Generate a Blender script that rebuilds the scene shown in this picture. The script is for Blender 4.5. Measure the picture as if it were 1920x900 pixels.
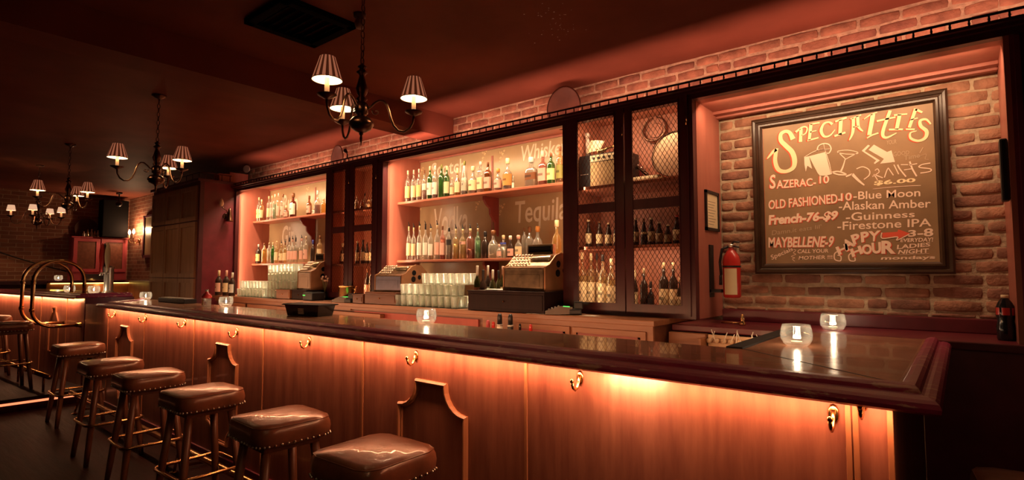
import bpy, bmesh, math, random
from mathutils import Vector, Matrix
random.seed(7)
PI = math.pi
C = bpy.context.scene.collection
sc = bpy.context.scene
for o in list(bpy.data.objects):
    bpy.data.objects.remove(o)

# ------------------------------------------------------------------ camera
CAMZ = 1.40
FPX = 1033.0
YAW = math.radians(39.2)
PIT = math.radians(3.43)
cd = bpy.data.cameras.new('camera'); cam = bpy.data.objects.new('camera', cd); C.objects.link(cam)
cam.location = (0, 0, CAMZ)
cam.rotation_euler = (PI/2 + PIT, 0, YAW)
cd.sensor_fit = 'HORIZONTAL'; cd.sensor_width = 36.0; cd.lens = 36.0*FPX/1920.0
cd.clip_start = 0.02; cd.clip_end = 60
sc.camera = cam
sc.view_settings.view_transform = 'Standard'
sc.view_settings.look = 'None'
sc.view_settings.gamma = 1.0
sc.view_settings.use_curve_mapping = False
sc.view_settings.exposure = 0.6
sc.cycles.max_bounces = 8
sc.cycles.transparent_max_bounces = 24
sc.cycles.caustics_reflective = False
sc.cycles.caustics_refractive = False
sc.cycles.sample_clamp_indirect = 3.0
w = bpy.data.worlds.new('world'); sc.world = w; w.use_nodes = True
w.node_tree.nodes['Background'].inputs[0].default_value = (1.0, 0.35, 0.25, 1)
w.node_tree.nodes['Background'].inputs[1].default_value = 0.016

def U(px, py, x=None, y=None, z=None):
    """a point of the place seen at a pixel of the 1920x900 frame, on the plane x, y or z = value"""
    a = (px-960)/FPX; b = (450-py)/FPX
    r = Vector((math.cos(YAW), math.sin(YAW), 0))
    f = Vector((-math.sin(YAW)*math.cos(PIT), math.cos(YAW)*math.cos(PIT), math.sin(PIT)))
    u = Vector((math.sin(YAW)*math.sin(PIT), -math.cos(YAW)*math.sin(PIT), math.cos(PIT)))
    d = f + a*r + b*u
    if x is not None: t = x/d.x
    elif y is not None: t = y/d.y
    else: t = (z-CAMZ)/d.z
    return Vector((d.x*t, d.y*t, CAMZ + d.z*t))
def depth(p):
    return -p[0]*math.sin(YAW) + p[1]*math.cos(YAW)

# ------------------------------------------------------------------ main lights of the place, and an added fill strip
WARM = (1.0, 0.63, 0.36); AMB = (1.0, 0.47, 0.22); CREAM = (1.0, 0.70, 0.42); ROSE = (1.0, 0.44, 0.29)
def area(name, loc, size, power, col, direction, spread=PI):
    ld = bpy.data.lights.new(name, 'AREA'); ld.shape = 'RECTANGLE'; ld.size = size[0]; ld.size_y = size[1]
    ld.energy = power; ld.color = col; ld.spread = spread
    o = bpy.data.objects.new(name, ld); C.objects.link(o); o.location = loc
    o.rotation_euler = Vector(direction).to_track_quat('-Z', 'Y').to_euler()
    return o
def area_x(name, x0, x1, y, z, wd, power, col, direction, spread=PI):
    """strip light running along x; the long side stays along x"""
    o = area(name, ((x0+x1)/2, y, z), (abs(x1-x0), wd), power, col, direction, spread)
    d = Vector(direction).normalized(); zax = -d; xax = Vector((1, 0, 0)); yax = zax.cross(xax).normalized()
    o.rotation_euler = Matrix((xax, yax, zax)).transposed().to_euler()
    return o
def area_z(name, x, y, z0, z1, wd, power, col, direction, spread=PI):
    o = area(name, (x, y, (z0+z1)/2), (abs(z1-z0), wd), power, col, direction, spread)
    d = Vector(direction).normalized(); zax = -d; xax = Vector((0, 0, 1)); yax = zax.cross(xax).normalized()
    o.rotation_euler = Matrix((xax, yax, zax)).transposed().to_euler()
    return o
LS = 1.0
# strip under the overhang of the two bars
area_x('bar_strip_light', -6.9, -0.07, 1.755, 1.035, 0.02, 20*LS, AMB, (0, 0.35, -1))
area_x('bar_hot_light', -1.02, -0.80, 1.765, 1.03, 0.02, 0.9*LS, WARM, (0, 0.5, -1))
rl_ = area_x('raised_bar_strip_light', -11.2, -7.85, 1.62, 1.085, 0.02, 12*LS, AMB, (0, 0.35, -1))
rl_.rotation_euler = (Matrix.Rotation(math.radians(4.4), 3, 'Z') @ rl_.rotation_euler.to_matrix()).to_euler()
# strips inside the bays of the back bar, behind the header and the posts
area_x('left_bay_light', -7.25, -5.24, 3.31, 2.44, 0.03, 10*LS, WARM, (0, 0.7, -1))
area_x('wide_bay_light', -4.18, -2.22, 3.31, 2.44, 0.03, 9*LS, WARM, (0, 0.7, -1))
area_z('left_bay_side_light', -7.26, 3.30, 1.2, 2.40, 0.03, 4.0*LS, WARM, (0.5, 1, 0))
area_z('wide_bay_side_light', -4.19, 3.30, 1.2, 2.40, 0.03, 3.0*LS, WARM, (0.5, 1, 0))
area_z('wide_bay_right_side_light', -2.22, 3.30, 1.2, 2.40, 0.03, 2.5*LS, WARM, (-0.5, 1, 0))
area_z('small_cabinet_light', -5.03, 3.34, 1.2, 2.40, 0.03, 1.6*LS, AMB, (0.6, 1, 0))
area_z('small_cabinet_light', -4.66, 3.34, 1.2, 2.40, 0.03, 1.2*LS, AMB, (0.6, 1, 0))
area_x('large_cabinet_light', -2.04, -1.34, 3.31, 2.44, 0.02, 2.6*LS, WARM, (0, 0.8, -1))
area_z('large_cabinet_side_light', -2.04, 3.30, 1.2, 2.40, 0.02, 1.3*LS, WARM, (0.6, 1, 0))
area_x('large_cabinet_lower_light', -2.04, -1.34, 3.31, 1.55, 0.02, 1.2*LS, WARM, (0, 0.8, -1))
area_x('niche_light', -1.18, 0.13, 3.33, 2.43, 0.03, 7*LS, WARM, (0, 0.75, -1))
# rope light on top of the cornice, behind the gallery rail
area_x('cornice_light', -7.2, 0.9, 3.38, 2.575, 0.03, 34*LS, ROSE, (0, 1, 0.55))
# added fill strip under the header, brightening the back counter and the stacked glasses
area_x('counter_fill_light', -7.25, -5.25, 3.275, 2.45, 0.02, 13*LS, CREAM, (0, -0.12, -1), 1.6)
area_x('counter_fill_light', -4.2, -2.2, 3.275, 2.45, 0.02, 14*LS, CREAM, (0, -0.12, -1), 1.6)
# strip under the inner lip of the bar, shining on the front of the back counter
area_x('inner_bar_light', -6.9, -0.9, 2.38, 1.04, 0.02, 13*LS, AMB, (0, 1, -0.15))
# strip under the far ledge
area('far_ledge_light', (-12.35, 3.1, 1.19), (0.03, 2.2), 5*LS, (1, .55, .12), (-0.2, 0, -1))
# strip in the nose of the platform step
area('step_light', (-7.40, 0.2, 0.09), (0.02, 2.6), 0.05*LS, (1, .3, .14), (0.5, 0, -1))

# ------------------------------------------------------------------ materials
def _nt(name):
    m = bpy.data.materials.new(name); m.use_nodes = True
    nt = m.node_tree; b = nt.nodes['Principled BSDF']
    return m, nt, b
def plain(name, col, rough=0.5, metal=0.0, bump=0.0, bscale=60, var=0.0, coat=0.0, trans=0.0, emis=None, es=0.0, spec=0.5, vscale=8):
    m, nt, b = _nt(name)
    b.inputs['Base Color'].default_value = (*col, 1); b.inputs['Roughness'].default_value = rough
    b.inputs['Metallic'].default_value = metal; b.inputs['Coat Weight'].default_value = coat
    b.inputs['Transmission Weight'].default_value = trans; b.inputs['Specular IOR Level'].default_value = spec
    tc = nt.nodes.new('ShaderNodeTexCoord')
    if var > 0:
        n = nt.nodes.new('ShaderNodeTexNoise'); n.inputs['Scale'].default_value = vscale; n.inputs['Detail'].default_value = 5
        nt.links.new(tc.outputs['Object'], n.inputs['Vector'])
        r = nt.nodes.new('ShaderNodeValToRGB')
        r.color_ramp.elements[0].position = 0.3; r.color_ramp.elements[1].position = 0.7
        r.color_ramp.elements[0].color = (*[c*(1-var) for c in col], 1)
        r.color_ramp.elements[1].color = (*[min(1, c*(1+var)) for c in col], 1)
        nt.links.new(n.outputs['Fac'], r.inputs['Fac']); nt.links.new(r.outputs['Color'], b.inputs['Base Color'])
    if bump > 0:
        n = nt.nodes.new('ShaderNodeTexNoise'); n.inputs['Scale'].default_value = bscale; n.inputs['Detail'].default_value = 4
        nt.links.new(tc.outputs['Object'], n.inputs['Vector'])
        bp = nt.nodes.new('ShaderNodeBump'); bp.inputs['Strength'].default_value = bump; bp.inputs['Distance'].default_value = 0.01
        nt.links.new(n.outputs['Fac'], bp.inputs['Height']); nt.links.new(bp.outputs['Normal'], b.inputs['Normal'])
    if emis:
        b.inputs['Emission Color'].default_value = (*emis, 1); b.inputs['Emission Strength'].default_value = es
    return m
def wood(name, dark, light, rough=0.4, scale=(1, 1, 0.12), sc_=14, coat=0.0, bump=0.15, spec=0.5):
    """grain stretched along the axis with the small scale value"""
    m, nt, b = _nt(name)
    tc = nt.nodes.new('ShaderNodeTexCoord'); mp = nt.nodes.new('ShaderNodeMapping')
    mp.inputs['Scale'].default_value = scale
    nt.links.new(tc.outputs['Object'], mp.inputs['Vector'])
    n = nt.nodes.new('ShaderNodeTexNoise'); n.inputs['Scale'].default_value = sc_; n.inputs['Detail'].default_value = 7
    n.inputs['Roughness'].default_value = 0.62
    nt.links.new(mp.outputs['Vector'], n.inputs['Vector'])
    r = nt.nodes.new('ShaderNodeValToRGB'); r.color_ramp.elements[0].position = 0.32; r.color_ramp.elements[1].position = 0.72
    r.color_ramp.elements[0].color = (*dark, 1); r.color_ramp.elements[1].color = (*light, 1)
    nt.links.new(n.outputs['Fac'], r.inputs['Fac']); nt.links.new(r.outputs['Color'], b.inputs['Base Color'])
    bp = nt.nodes.new('ShaderNodeBump'); bp.inputs['Strength'].default_value = bump; bp.inputs['Distance'].default_value = 0.016
    nt.links.new(n.outputs['Fac'], bp.inputs['Height']); nt.links.new(bp.outputs['Normal'], b.inputs['Normal'])
    b.inputs['Roughness'].default_value = rough; b.inputs['Coat Weight'].default_value = coat; b.inputs['Specular IOR Level'].default_value = spec
    return m
def worn(name, col, wear, rough=0.35, amount=0.62):
    """paint worn through to wood in patches"""
    m, nt, b = _nt(name)
    tc = nt.nodes.new('ShaderNodeTexCoord'); mp = nt.nodes.new('ShaderNodeMapping'); mp.inputs['Scale'].default_value = (0.55, 3, 3)
    nt.links.new(tc.outputs['Object'], mp.inputs['Vector'])
    n = nt.nodes.new('ShaderNodeTexNoise'); n.inputs['Scale'].default_value = 9; n.inputs['Detail'].default_value = 9; n.inputs['Roughness'].default_value = 0.7
    nt.links.new(mp.outputs['Vector'], n.inputs['Vector'])
    r = nt.nodes.new('ShaderNodeValToRGB'); r.color_ramp.elements[0].position = amount; r.color_ramp.elements[1].position = amount+0.03
    r.color_ramp.elements[0].color = (*col, 1); r.color_ramp.elements[1].color = (*wear, 1)
    nt.links.new(n.outputs['Fac'], r.inputs['Fac']); nt.links.new(r.outputs['Color'], b.inputs['Base Color'])
    b.inputs['Roughness'].default_value = rough
    bp = nt.nodes.new('ShaderNodeBump'); bp.inputs['Strength'].default_value = 0.3; bp.inputs['Distance'].default_value = 0.016
    nt.links.new(n.outputs['Fac'], bp.inputs['Height']); nt.links.new(bp.outputs['Normal'], b.inputs['Normal'])
    return m
def glassy(name, tint=(0.95, 0.97, 0.93), solid=(0.9, 0.92, 0.86), body=0.18, rough=0.05, edge=1.0):
    """thin glass: clear see-through, fresnel reflections and a little milky body"""
    m = bpy.data.materials.new(name); m.use_nodes = True; nt = m.node_tree; nt.nodes.clear()
    out = nt.nodes.new('ShaderNodeOutputMaterial')
    tr = nt.nodes.new('ShaderNodeBsdfTransparent'); tr.inputs[0].default_value = (*tint, 1)
    gl = nt.nodes.new('ShaderNodeBsdfGlossy'); gl.inputs['Roughness'].default_value = rough
    df = nt.nodes.new('ShaderNodeBsdfDiffuse'); df.inputs[0].default_value = (*solid, 1)
    tl = nt.nodes.new('ShaderNodeBsdfTranslucent'); tl.inputs[0].default_value = (*solid, 1)
    ad = nt.nodes.new('ShaderNodeMixShader'); ad.inputs[0].default_value = 0.5
    nt.links.new(df.outputs[0], ad.inputs[1]); nt.links.new(tl.outputs[0], ad.inputs[2])
    m1 = nt.nodes.new('ShaderNodeMixShader')
    lf = nt.nodes.new('ShaderNodeLayerWeight'); lf.inputs['Blend'].default_value = 0.5
    mf = nt.nodes.new('ShaderNodeMath'); mf.operation = 'MULTIPLY_ADD'; mf.use_clamp = True
    mf.inputs[1].default_value = body*edge; mf.inputs[2].default_value = body*max(0.15, 1-edge*0.35)
    nt.links.new(lf.outputs['Facing'], mf.inputs[0]); nt.links.new(mf.outputs[0], m1.inputs[0])
    nt.links.new(tr.outputs[0], m1.inputs[1]); nt.links.new(ad.outputs[0], m1.inputs[2])
    lw = nt.nodes.new('ShaderNodeLayerWeight'); lw.inputs['Blend'].default_value = 0.35
    mul = nt.nodes.new('ShaderNodeMath'); mul.operation = 'MULTIPLY_ADD'; mul.inputs[1].default_value = 0.65; mul.inputs[2].default_value = 0.04
    nt.links.new(lw.outputs['Facing'], mul.inputs[0])
    m2 = nt.nodes.new('ShaderNodeMixShader')
    nt.links.new(mul.outputs[0], m2.inputs[0]); nt.links.new(m1.outputs[0], m2.inputs[1]); nt.links.new(gl.outputs[0], m2.inputs[2])
    nt.links.new(m2.outputs[0], out.inputs[0])
    return m
def emit(name, col, s):
    m, nt, b = _nt(name)
    b.inputs['Base Color'].default_value = (*col, 1)
    b.inputs['Emission Color'].default_value = (*col, 1); b.inputs['Emission Strength'].default_value = s
    return m
def brickmat(name, rot):
    """flat procedural brickwork for the distant walls"""
    m, nt, b = _nt(name)
    tc = nt.nodes.new('ShaderNodeTexCoord'); sp = nt.nodes.new('ShaderNodeSeparateXYZ'); cb = nt.nodes.new('ShaderNodeCombineXYZ')
    nt.links.new(tc.outputs['Object'], sp.inputs[0])
    nt.links.new(sp.outputs['Y' if rot else 'X'], cb.inputs['X']); nt.links.new(sp.outputs['Z'], cb.inputs['Y'])
    nz = nt.nodes.new('ShaderNodeTexNoise'); nz.inputs['Scale'].default_value = 9; nz.inputs['Detail'].default_value = 3
    nt.links.new(tc.outputs['Object'], nz.inputs['Vector'])
    va = nt.nodes.new('ShaderNodeVectorMath'); va.operation = 'SCALE'; va.inputs['Scale'].default_value = 0.018
    nt.links.new(nz.outputs['Color'], va.inputs[0])
    vb = nt.nodes.new('ShaderNodeVectorMath'); vb.operation = 'ADD'
    nt.links.new(cb.outputs[0], vb.inputs[0]); nt.links.new(va.outputs[0], vb.inputs[1])
    br = nt.nodes.new('ShaderNodeTexBrick'); br.inputs['Scale'].default_value = 1.0
    br.inputs['Brick Width'].default_value = 0.215; br.inputs['Row Height'].default_value = 0.072; br.inputs['Mortar Size'].default_value = 0.007
    br.inputs['Mortar Smooth'].default_value = 0.4; br.inputs['Bias'].default_value = 0.0
    br.inputs['Color1'].default_value = (0.20, 0.065, 0.035, 1); br.inputs['Color2'].default_value = (0.32, 0.12, 0.065, 1); br.inputs['Mortar'].default_value = (0.42, 0.25, 0.16, 1)
    nt.links.new(vb.outputs[0], br.inputs['Vector'])
    nt.links.new(br.outputs['Color'], b.inputs['Base Color'])
    bp = nt.nodes.new('ShaderNodeBump'); bp.invert = True; bp.inputs['Strength'].default_value = 0.8; bp.inputs['Distance'].default_value = 0.01
    nt.links.new(br.outputs['Fac'], bp.inputs['Height']); nt.links.new(bp.outputs['Normal'], b.inputs['Normal'])
    b.inputs['Roughness'].default_value = 0.8
    return m

M = {}
M['ceiling'] = plain('ceiling_paint', (0.21, 0.066, 0.042), 0.60, spec=0.04, bump=0.25, bscale=5, var=0.25, vscale=1.2)
M['floor'] = wood('floor_boards', (0.010, 0.002, 0.002), (0.026, 0.004, 0.004), 0.5, (0.15, 1.6, 1), 12, bump=0.3, spec=0.05)
M['plaster'] = plain('dark_plaster', (0.035, 0.012, 0.012), 0.7, bump=0.2)
M['burgundy'] = plain('burgundy_paint', (0.13, 0.014, 0.022), 0.38, bump=0.12, bscale=30, var=0.2)
M['burgundy_dark'] = plain('dark_burgundy_paint', (0.13, 0.012, 0.03), 0.42, bump=0.1, bscale=30, var=0.2)
M['frame'] = wood('mahogany_frame', (0.050, 0.009, 0.012), (0.085, 0.014, 0.018), 0.36)
M['edge'] = worn('worn_bar_edge', (0.32, 0.022, 0.085), (0.50, 0.24, 0.20), 0.33, 0.565)
M['front'] = wood('bar_front_wood', (0.20, 0.058, 0.040), (0.37, 0.128, 0.078), 0.38, (2.2, 1, 0.25), 7, coat=0.15)
M['mould'] = wood('moulding_wood', (0.30, 0.10, 0.045), (0.42, 0.16, 0.075), 0.4)
M['top'] = wood('varnished_bar_top', (0.34, 0.145, 0.08), (0.56, 0.26, 0.145), 0.22, (0.35, 2.5, 1), 9, coat=0.45, bump=0.14)
M['counter'] = wood('counter_wood', (0.24, 0.085, 0.035), (0.38, 0.15, 0.065), 0.35, (0.2, 2, 2), 10)
M['counter_dark'] = wood('counter_dark_wood', (0.12, 0.035, 0.02), (0.2, 0.07, 0.035), 0.4, (0.2, 2, 2), 10)
M['redpanel'] = plain('red_panel', (0.42, 0.08, 0.06), 0.5, var=0.15)
M['bay_side'] = wood('bay_side_wood', (0.33, 0.10, 0.07), (0.41, 0.135, 0.095), 0.42, bump=0.05)
M['bay_back'] = plain('bay_back_board', (0.42, 0.29, 0.16), 0.30, var=0.12, vscale=3)
M['shelf'] = wood('shelf_wood', (0.36, 0.11, 0.065), (0.48, 0.16, 0.09), 0.32, (0.2, 2, 2), 9)
M['bracket'] = wood('bracket_wood', (0.22, 0.035, 0.03), (0.3, 0.05, 0.04), 0.35)
M['cab_in'] = wood('cabinet_lining', (0.42, 0.15, 0.09), (0.52, 0.2, 0.12), 0.5, bump=0.05)
M['wire'] = plain('wire_mesh', (0.07, 0.02, 0.012), 0.5, 0.6)
M['tallwood'] = wood('brown_cupboard_wood', (0.26, 0.12, 0.06), (0.42, 0.21, 0.11), 0.45)
M['brick_far'] = brickmat('far_brick_y', True)
M['brick_side'] = brickmat('far_brick_x', False)
M['mortar'] = plain('mortar', (0.46, 0.34, 0.23), 0.9, bump=0.9, bscale=45, var=0.25, vscale=30)
M['brass'] = plain('brass', (0.62, 0.34, 0.14), 0.24, 1.0, bump=0.05, bscale=20)
M['bronze'] = plain('aged_bronze', (0.14, 0.07, 0.045), 0.30, 1.0, var=0.3)
M['brown_metal'] = plain('arm_metal', (0.33, 0.19, 0.13), 0.32, 1.0)
M['silver'] = plain('silver_metal', (0.75, 0.68, 0.6), 0.3, 0.8)
M['deadblack'] = plain('dead_black_cloth', (0.006, 0.005, 0.005), 0.95, spec=0.05)
M['rim'] = glassy('glass_rim', (0.95, 0.96, 0.9), (1.0, 1.0, 0.92), 0.35, 0.03)
M['nail'] = plain('nailheads', (0.9, 0.8, 0.7), 0.32, 1.0)
M['leather'] = plain('oxblood_leather', (0.20, 0.072, 0.040), 0.29, bump=0.25, bscale=14, var=0.35, vscale=9, coat=0.3)
M['legwood'] = wood('stool_leg_wood', (0.10, 0.032, 0.018), (0.2, 0.07, 0.035), 0.38)
M['black'] = plain('black_plastic', (0.012, 0.010, 0.011), 0.45)
M['blackmat'] = plain('black_rubber', (0.014, 0.011, 0.011), 0.75, bump=0.3, bscale=200)
M['blackgloss'] = plain('black_gloss', (0.012, 0.012, 0.014), 0.12)
M['white'] = plain('white_paper', (0.75, 0.68, 0.58), 0.7)
M['cream'] = plain('cream_paper', (0.72, 0.58, 0.36), 0.65)
M['blackwood'] = wood('black_stained_wood', (0.016, 0.006, 0.006), (0.03, 0.010, 0.009), 0.55, spec=0.2)
M['green'] = emit('green_screen', (0.1, 0.9, 0.15), 0.55)
M['candle_wax'] = plain('candle_wax', (0.7, 0.55, 0.42), 0.4)
M['flame'] = emit('flame', (1.0, 0.78, 0.52), 22)
M['bulb'] = emit('bulb', (1.0, 0.74, 0.42), 14)
M['sleeve'] = plain('candle_sleeve', (0.9, 0.55, 0.33), 0.5, emis=(1.0, 0.42, 0.16), es=0.35)  # emission stands in for the bulb's light on the sleeve
M['rope'] = emit('rope_light', (1.0, 0.28, 0.12), 0.9)
M['yrope'] = emit('yellow_rope_light', (1.0, 0.62, 0.12), 3.5)
M['glass'] = glassy('tumbler_glass', (0.93, 0.95, 0.90), (1.0, 1.0, 0.90), 0.26, 0.03, 2.6)
M['votive'] = glassy('votive_glass', (0.95, 0.95, 0.93), (0.95, 0.93, 0.88), 0.08, 0.04, 2.6)
M['bglass'] = glassy('bottle_glass', (0.94, 0.95, 0.91), (0.9, 0.87, 0.78), 0.24, 0.04)
M['pane'] = glassy('pane_glass', (0.9, 0.9, 0.88), (0.5, 0.45, 0.4), 0.08, 0.04)
M['ext_red'] = plain('extinguisher_red', (0.50, 0.03, 0.025), 0.25, coat=0.3)
M['pink'] = plain('pink_red_paint', (0.42, 0.065, 0.075), 0.45, var=0.1)
M['board'] = plain('chalkboard_slate', (0.29, 0.17, 0.085), 0.5, var=0.22, vscale=4)
M['boardframe'] = plain('board_frame', (0.045, 0.022, 0.012), 0.3, var=0.3)
M['chalk'] = plain('cream_chalk', (0.95, 0.72, 0.42), 0.9)
M['chalk2'] = plain('pale_chalk', (0.92, 0.66, 0.5), 0.9)
M['chalkred'] = plain('red_chalk', (0.72, 0.10, 0.05), 0.9)
M['chalkdim'] = plain('faint_chalk', (0.52, 0.36, 0.23), 0.9)
M['silverpaint'] = plain('silver_lettering', (0.72, 0.62, 0.48), 0.4)

# ------------------------------------------------------------------ mesh builder
class MB:
    def __init__(s): s.v = []; s.f = []; s.mi = []; s.sm = []
    def add(s, vs, fs, mi=0, smooth=False):
        b = len(s.v); s.v += [tuple(v) for v in vs]
        for f in fs: s.f.append([i+b for i in f]); s.mi.append(mi); s.sm.append(smooth)
        return s
    def box(s, x0, x1, y0, y1, z0, z1, bev=0.0, mi=0, M4=None):
        bm = bmesh.new(); bmesh.ops.create_cube(bm, size=1)
        for v in bm.verts:
            v.co = Vector(((x0+x1)/2 + v.co.x*(x1-x0), (y0+y1)/2 + v.co.y*(y1-y0), (z0+z1)/2 + v.co.z*(z1-z0)))
        if bev > 0: bmesh.ops.bevel(bm, geom=list(bm.edges), offset=bev, segments=2, profile=0.6, affect='EDGES')
        if M4 is not None: bmesh.ops.transform(bm, matrix=M4, verts=bm.verts)
        bm.verts.index_update()
        s.add([v.co[:] for v in bm.verts], [[v.index for v in f.verts] for f in bm.faces], mi); bm.free(); return s
    def lathe(s, prof, c=(0, 0, 0), n=20, mi=0, smooth=True, caps=True, sq=1.0, rz=0.0, M4=None, rib=0.0, ribn=0):
        vs = []
        for r, z in prof:
            for k in range(n):
                a = 2*PI*k/n + rz
                ca, sa = math.cos(a-rz), math.sin(a-rz)
                rr = r
                if sq > 1.0:   # superellipse section
                    rr = r / ((abs(ca)**(2*sq) + abs(sa)**(2*sq))**(1/(2*sq)))
                if rib: rr *= 1 + rib*math.cos(ribn*a)
                p = Vector((rr*math.cos(a), rr*math.sin(a), z))
                if M4 is not None: p = M4 @ p
                vs.append((p.x+c[0], p.y+c[1], p.z+c[2]))
        fs = []
        for i in range(len(prof)-1):
            for k in range(n):
                fs.append([i*n+k, i*n+(k+1) % n, (i+1)*n+(k+1) % n, (i+1)*n+k])
        s.add(vs, fs, mi, smooth)
        if caps:
            b = len(s.v) - len(vs)
            if prof[0][0] > 1e-5: s.f.append([b+k for k in range(n)][::-1]); s.mi.append(mi); s.sm.append(False)
            if prof[-1][0] > 1e-5: s.f.append([b+(len(prof)-1)*n+k for k in range(n)]); s.mi.append(mi); s.sm.append(False)
        return s
    def tube(s, pts, r, n=8, mi=0, closed=False, smooth=True, phase=0.0, flat=1.0):
        pts = [Vector(p) for p in pts]; N = len(pts); rs = r if isinstance(r, (list, tuple)) else [r]*N
        vs = []; prev = None
        for i, p in enumerate(pts):
            if closed: t = (pts[(i+1) % N]-pts[i-1]).normalized()
            else: t = (pts[min(i+1, N-1)]-pts[max(i-1, 0)]).normalized()
            if prev is None:
                ref = Vector((0, 0, 1)) if abs(t.z) < 0.9 else Vector((1, 0, 0)); u = t.cross(ref).normalized()
            else:
                u = (prev - t*prev.dot(t)).normalized()
            prev = u; wv = t.cross(u)
            for k in range(n):
                a = 2*PI*k/n + phase
                vs.append(p + u*math.cos(a)*rs[i] + wv*math.sin(a)*rs[i]*flat)
        fs = []
        for i in range(N if closed else N-1):
            for k in range(n):
                fs.append([i*n+k, i*n+(k+1) % n, ((i+1) % N)*n+(k+1) % n, ((i+1) % N)*n+k])
        if not closed: fs += [[k for k in range(n)][::-1], [(N-1)*n+k for k in range(n)]]
        s.add(vs, fs, mi, smooth); return s
    def prism(s, poly, f0, f1, mi=0):
        """poly: list of 2-D points; f0, f1 map a 2-D point to the two ends"""
        n = len(poly); vs = [f0(p) for p in poly] + [f1(p) for p in poly]
        fs = [list(range(n))[::-1], [n+i for i in range(n)]] + [[i, (i+1) % n, n+(i+1) % n, n+i] for i in range(n)]
        s.add(vs, fs, mi); return s
    def sphere(s, c, r, n=14, mi=0, sz=1.0):
        prof = [(max(1e-6, r*math.sin(PI*i/(n//2))), -r*sz*math.cos(PI*i/(n//2))) for i in range(n//2+1)]
        return s.lathe(prof, c, n, mi, True, False)
    def build(s, name, mats, parent=None, bevel=0, tag_=None, fix=True):
        me = bpy.data.meshes.new(name)
        off = Vector((0, 0, 0)); p = parent
        while p is not None: off += p.location; p = p.parent
        me.from_pydata([(v[0]-off.x, v[1]-off.y, v[2]-off.z) for v in s.v], [], s.f)
        if not isinstance(mats, (list, tuple)): mats = [mats]
        for m in mats: me.materials.append(m)
        me.polygons.foreach_set('material_index', s.mi); me.polygons.foreach_set('use_smooth', s.sm)
        if fix:
            bm = bmesh.new(); bm.from_mesh(me); bmesh.ops.recalc_face_normals(bm, faces=bm.faces); bm.to_mesh(me); bm.free()
        me.update()
        o = bpy.data.objects.new(name, me); C.objects.link(o); o.parent = parent
        return o

def tag(o, label, cat, group=None, kind=None):
    if label: o['label'] = label
    if cat: o['category'] = cat
    if group: o['group'] = group
    if kind: o['kind'] = kind
    return o
def thing(name, label, cat, loc=(0, 0, 0), group=None, rz=0.0):
    o = bpy.data.objects.new(name, None); C.objects.link(o); o.location = loc; o.rotation_euler = (0, 0, rz); o.empty_display_size = 0.05
    return tag(o, label, cat, group)
def struct(name, mb, mats):
    o = mb.build(name, mats); o['kind'] = 'structure'; return o
def copy_tree(o, parent=None):
    c = o.copy(); C.objects.link(c); c.parent = parent
    for ch in list(o.children): copy_tree(ch, c)
    return c
def plight(name, parent, loc, power, col, r=0.02):
    ld = bpy.data.lights.new(name, 'POINT'); ld.energy = power; ld.color = col; ld.shadow_soft_size = r
    o = bpy.data.objects.new(name, ld); C.objects.link(o); o.parent = parent; o.location = loc
    return o
ORD = ['first', 'second', 'third', 'fourth', 'fifth', 'sixth', 'seventh', 'eighth', 'ninth', 'tenth', 'eleventh', 'twelfth', 'thirteenth', 'fourteenth', 'fifteenth', 'sixteenth', 'seventeenth', 'eighteenth', 'nineteenth', 'twentieth', 'twenty-first', 'twenty-second', 'twenty-third', 'twenty-fourth']

# ================================================================== THE ROOM
XL, XR_, YN, YW, ZC = -13.15, 1.6, -2.6, 3.744, 2.906
struct('floor', MB().box(XL, XR_, YN, YW, -0.1, 0), M['floor'])
ce = MB().box(XL, XR_, YN, YW+0.1, ZC, ZC+0.1)
for k in range(46):      # flecks of pale paint on the ceiling
    p = U(random.gauss(1042, 30), random.gauss(42, 24), z=ZC); s_ = random.uniform(.0015, .005)
    ce.lathe([(s_, ZC-.0006), (s_, ZC)], (p.x, p.y, 0), 7, 1)
struct('ceiling', ce, [M['ceiling'], M['white']])
struct('trim_1', MB().box(-4.04, -3.78, YN, YW-0.012, 2.694, ZC), M['ceiling'])          # beam across the ceiling
struct('wall_front', MB().box(XL, XR_, YN-0.1, YN, 0, ZC), M['plaster'])
struct('wall_right', MB().box(XR_, XR_+0.1, YN, YW, 0, ZC), M['plaster'])
struct('wall_left', MB().box(XL-0.1, XL, YN, YW+0.1, 0, ZC), M['brick_far'])
struct('wall_back_left', MB().box(XL, -8.0, YW, YW+0.1, 0, ZC), M['brick_side'])

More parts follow.
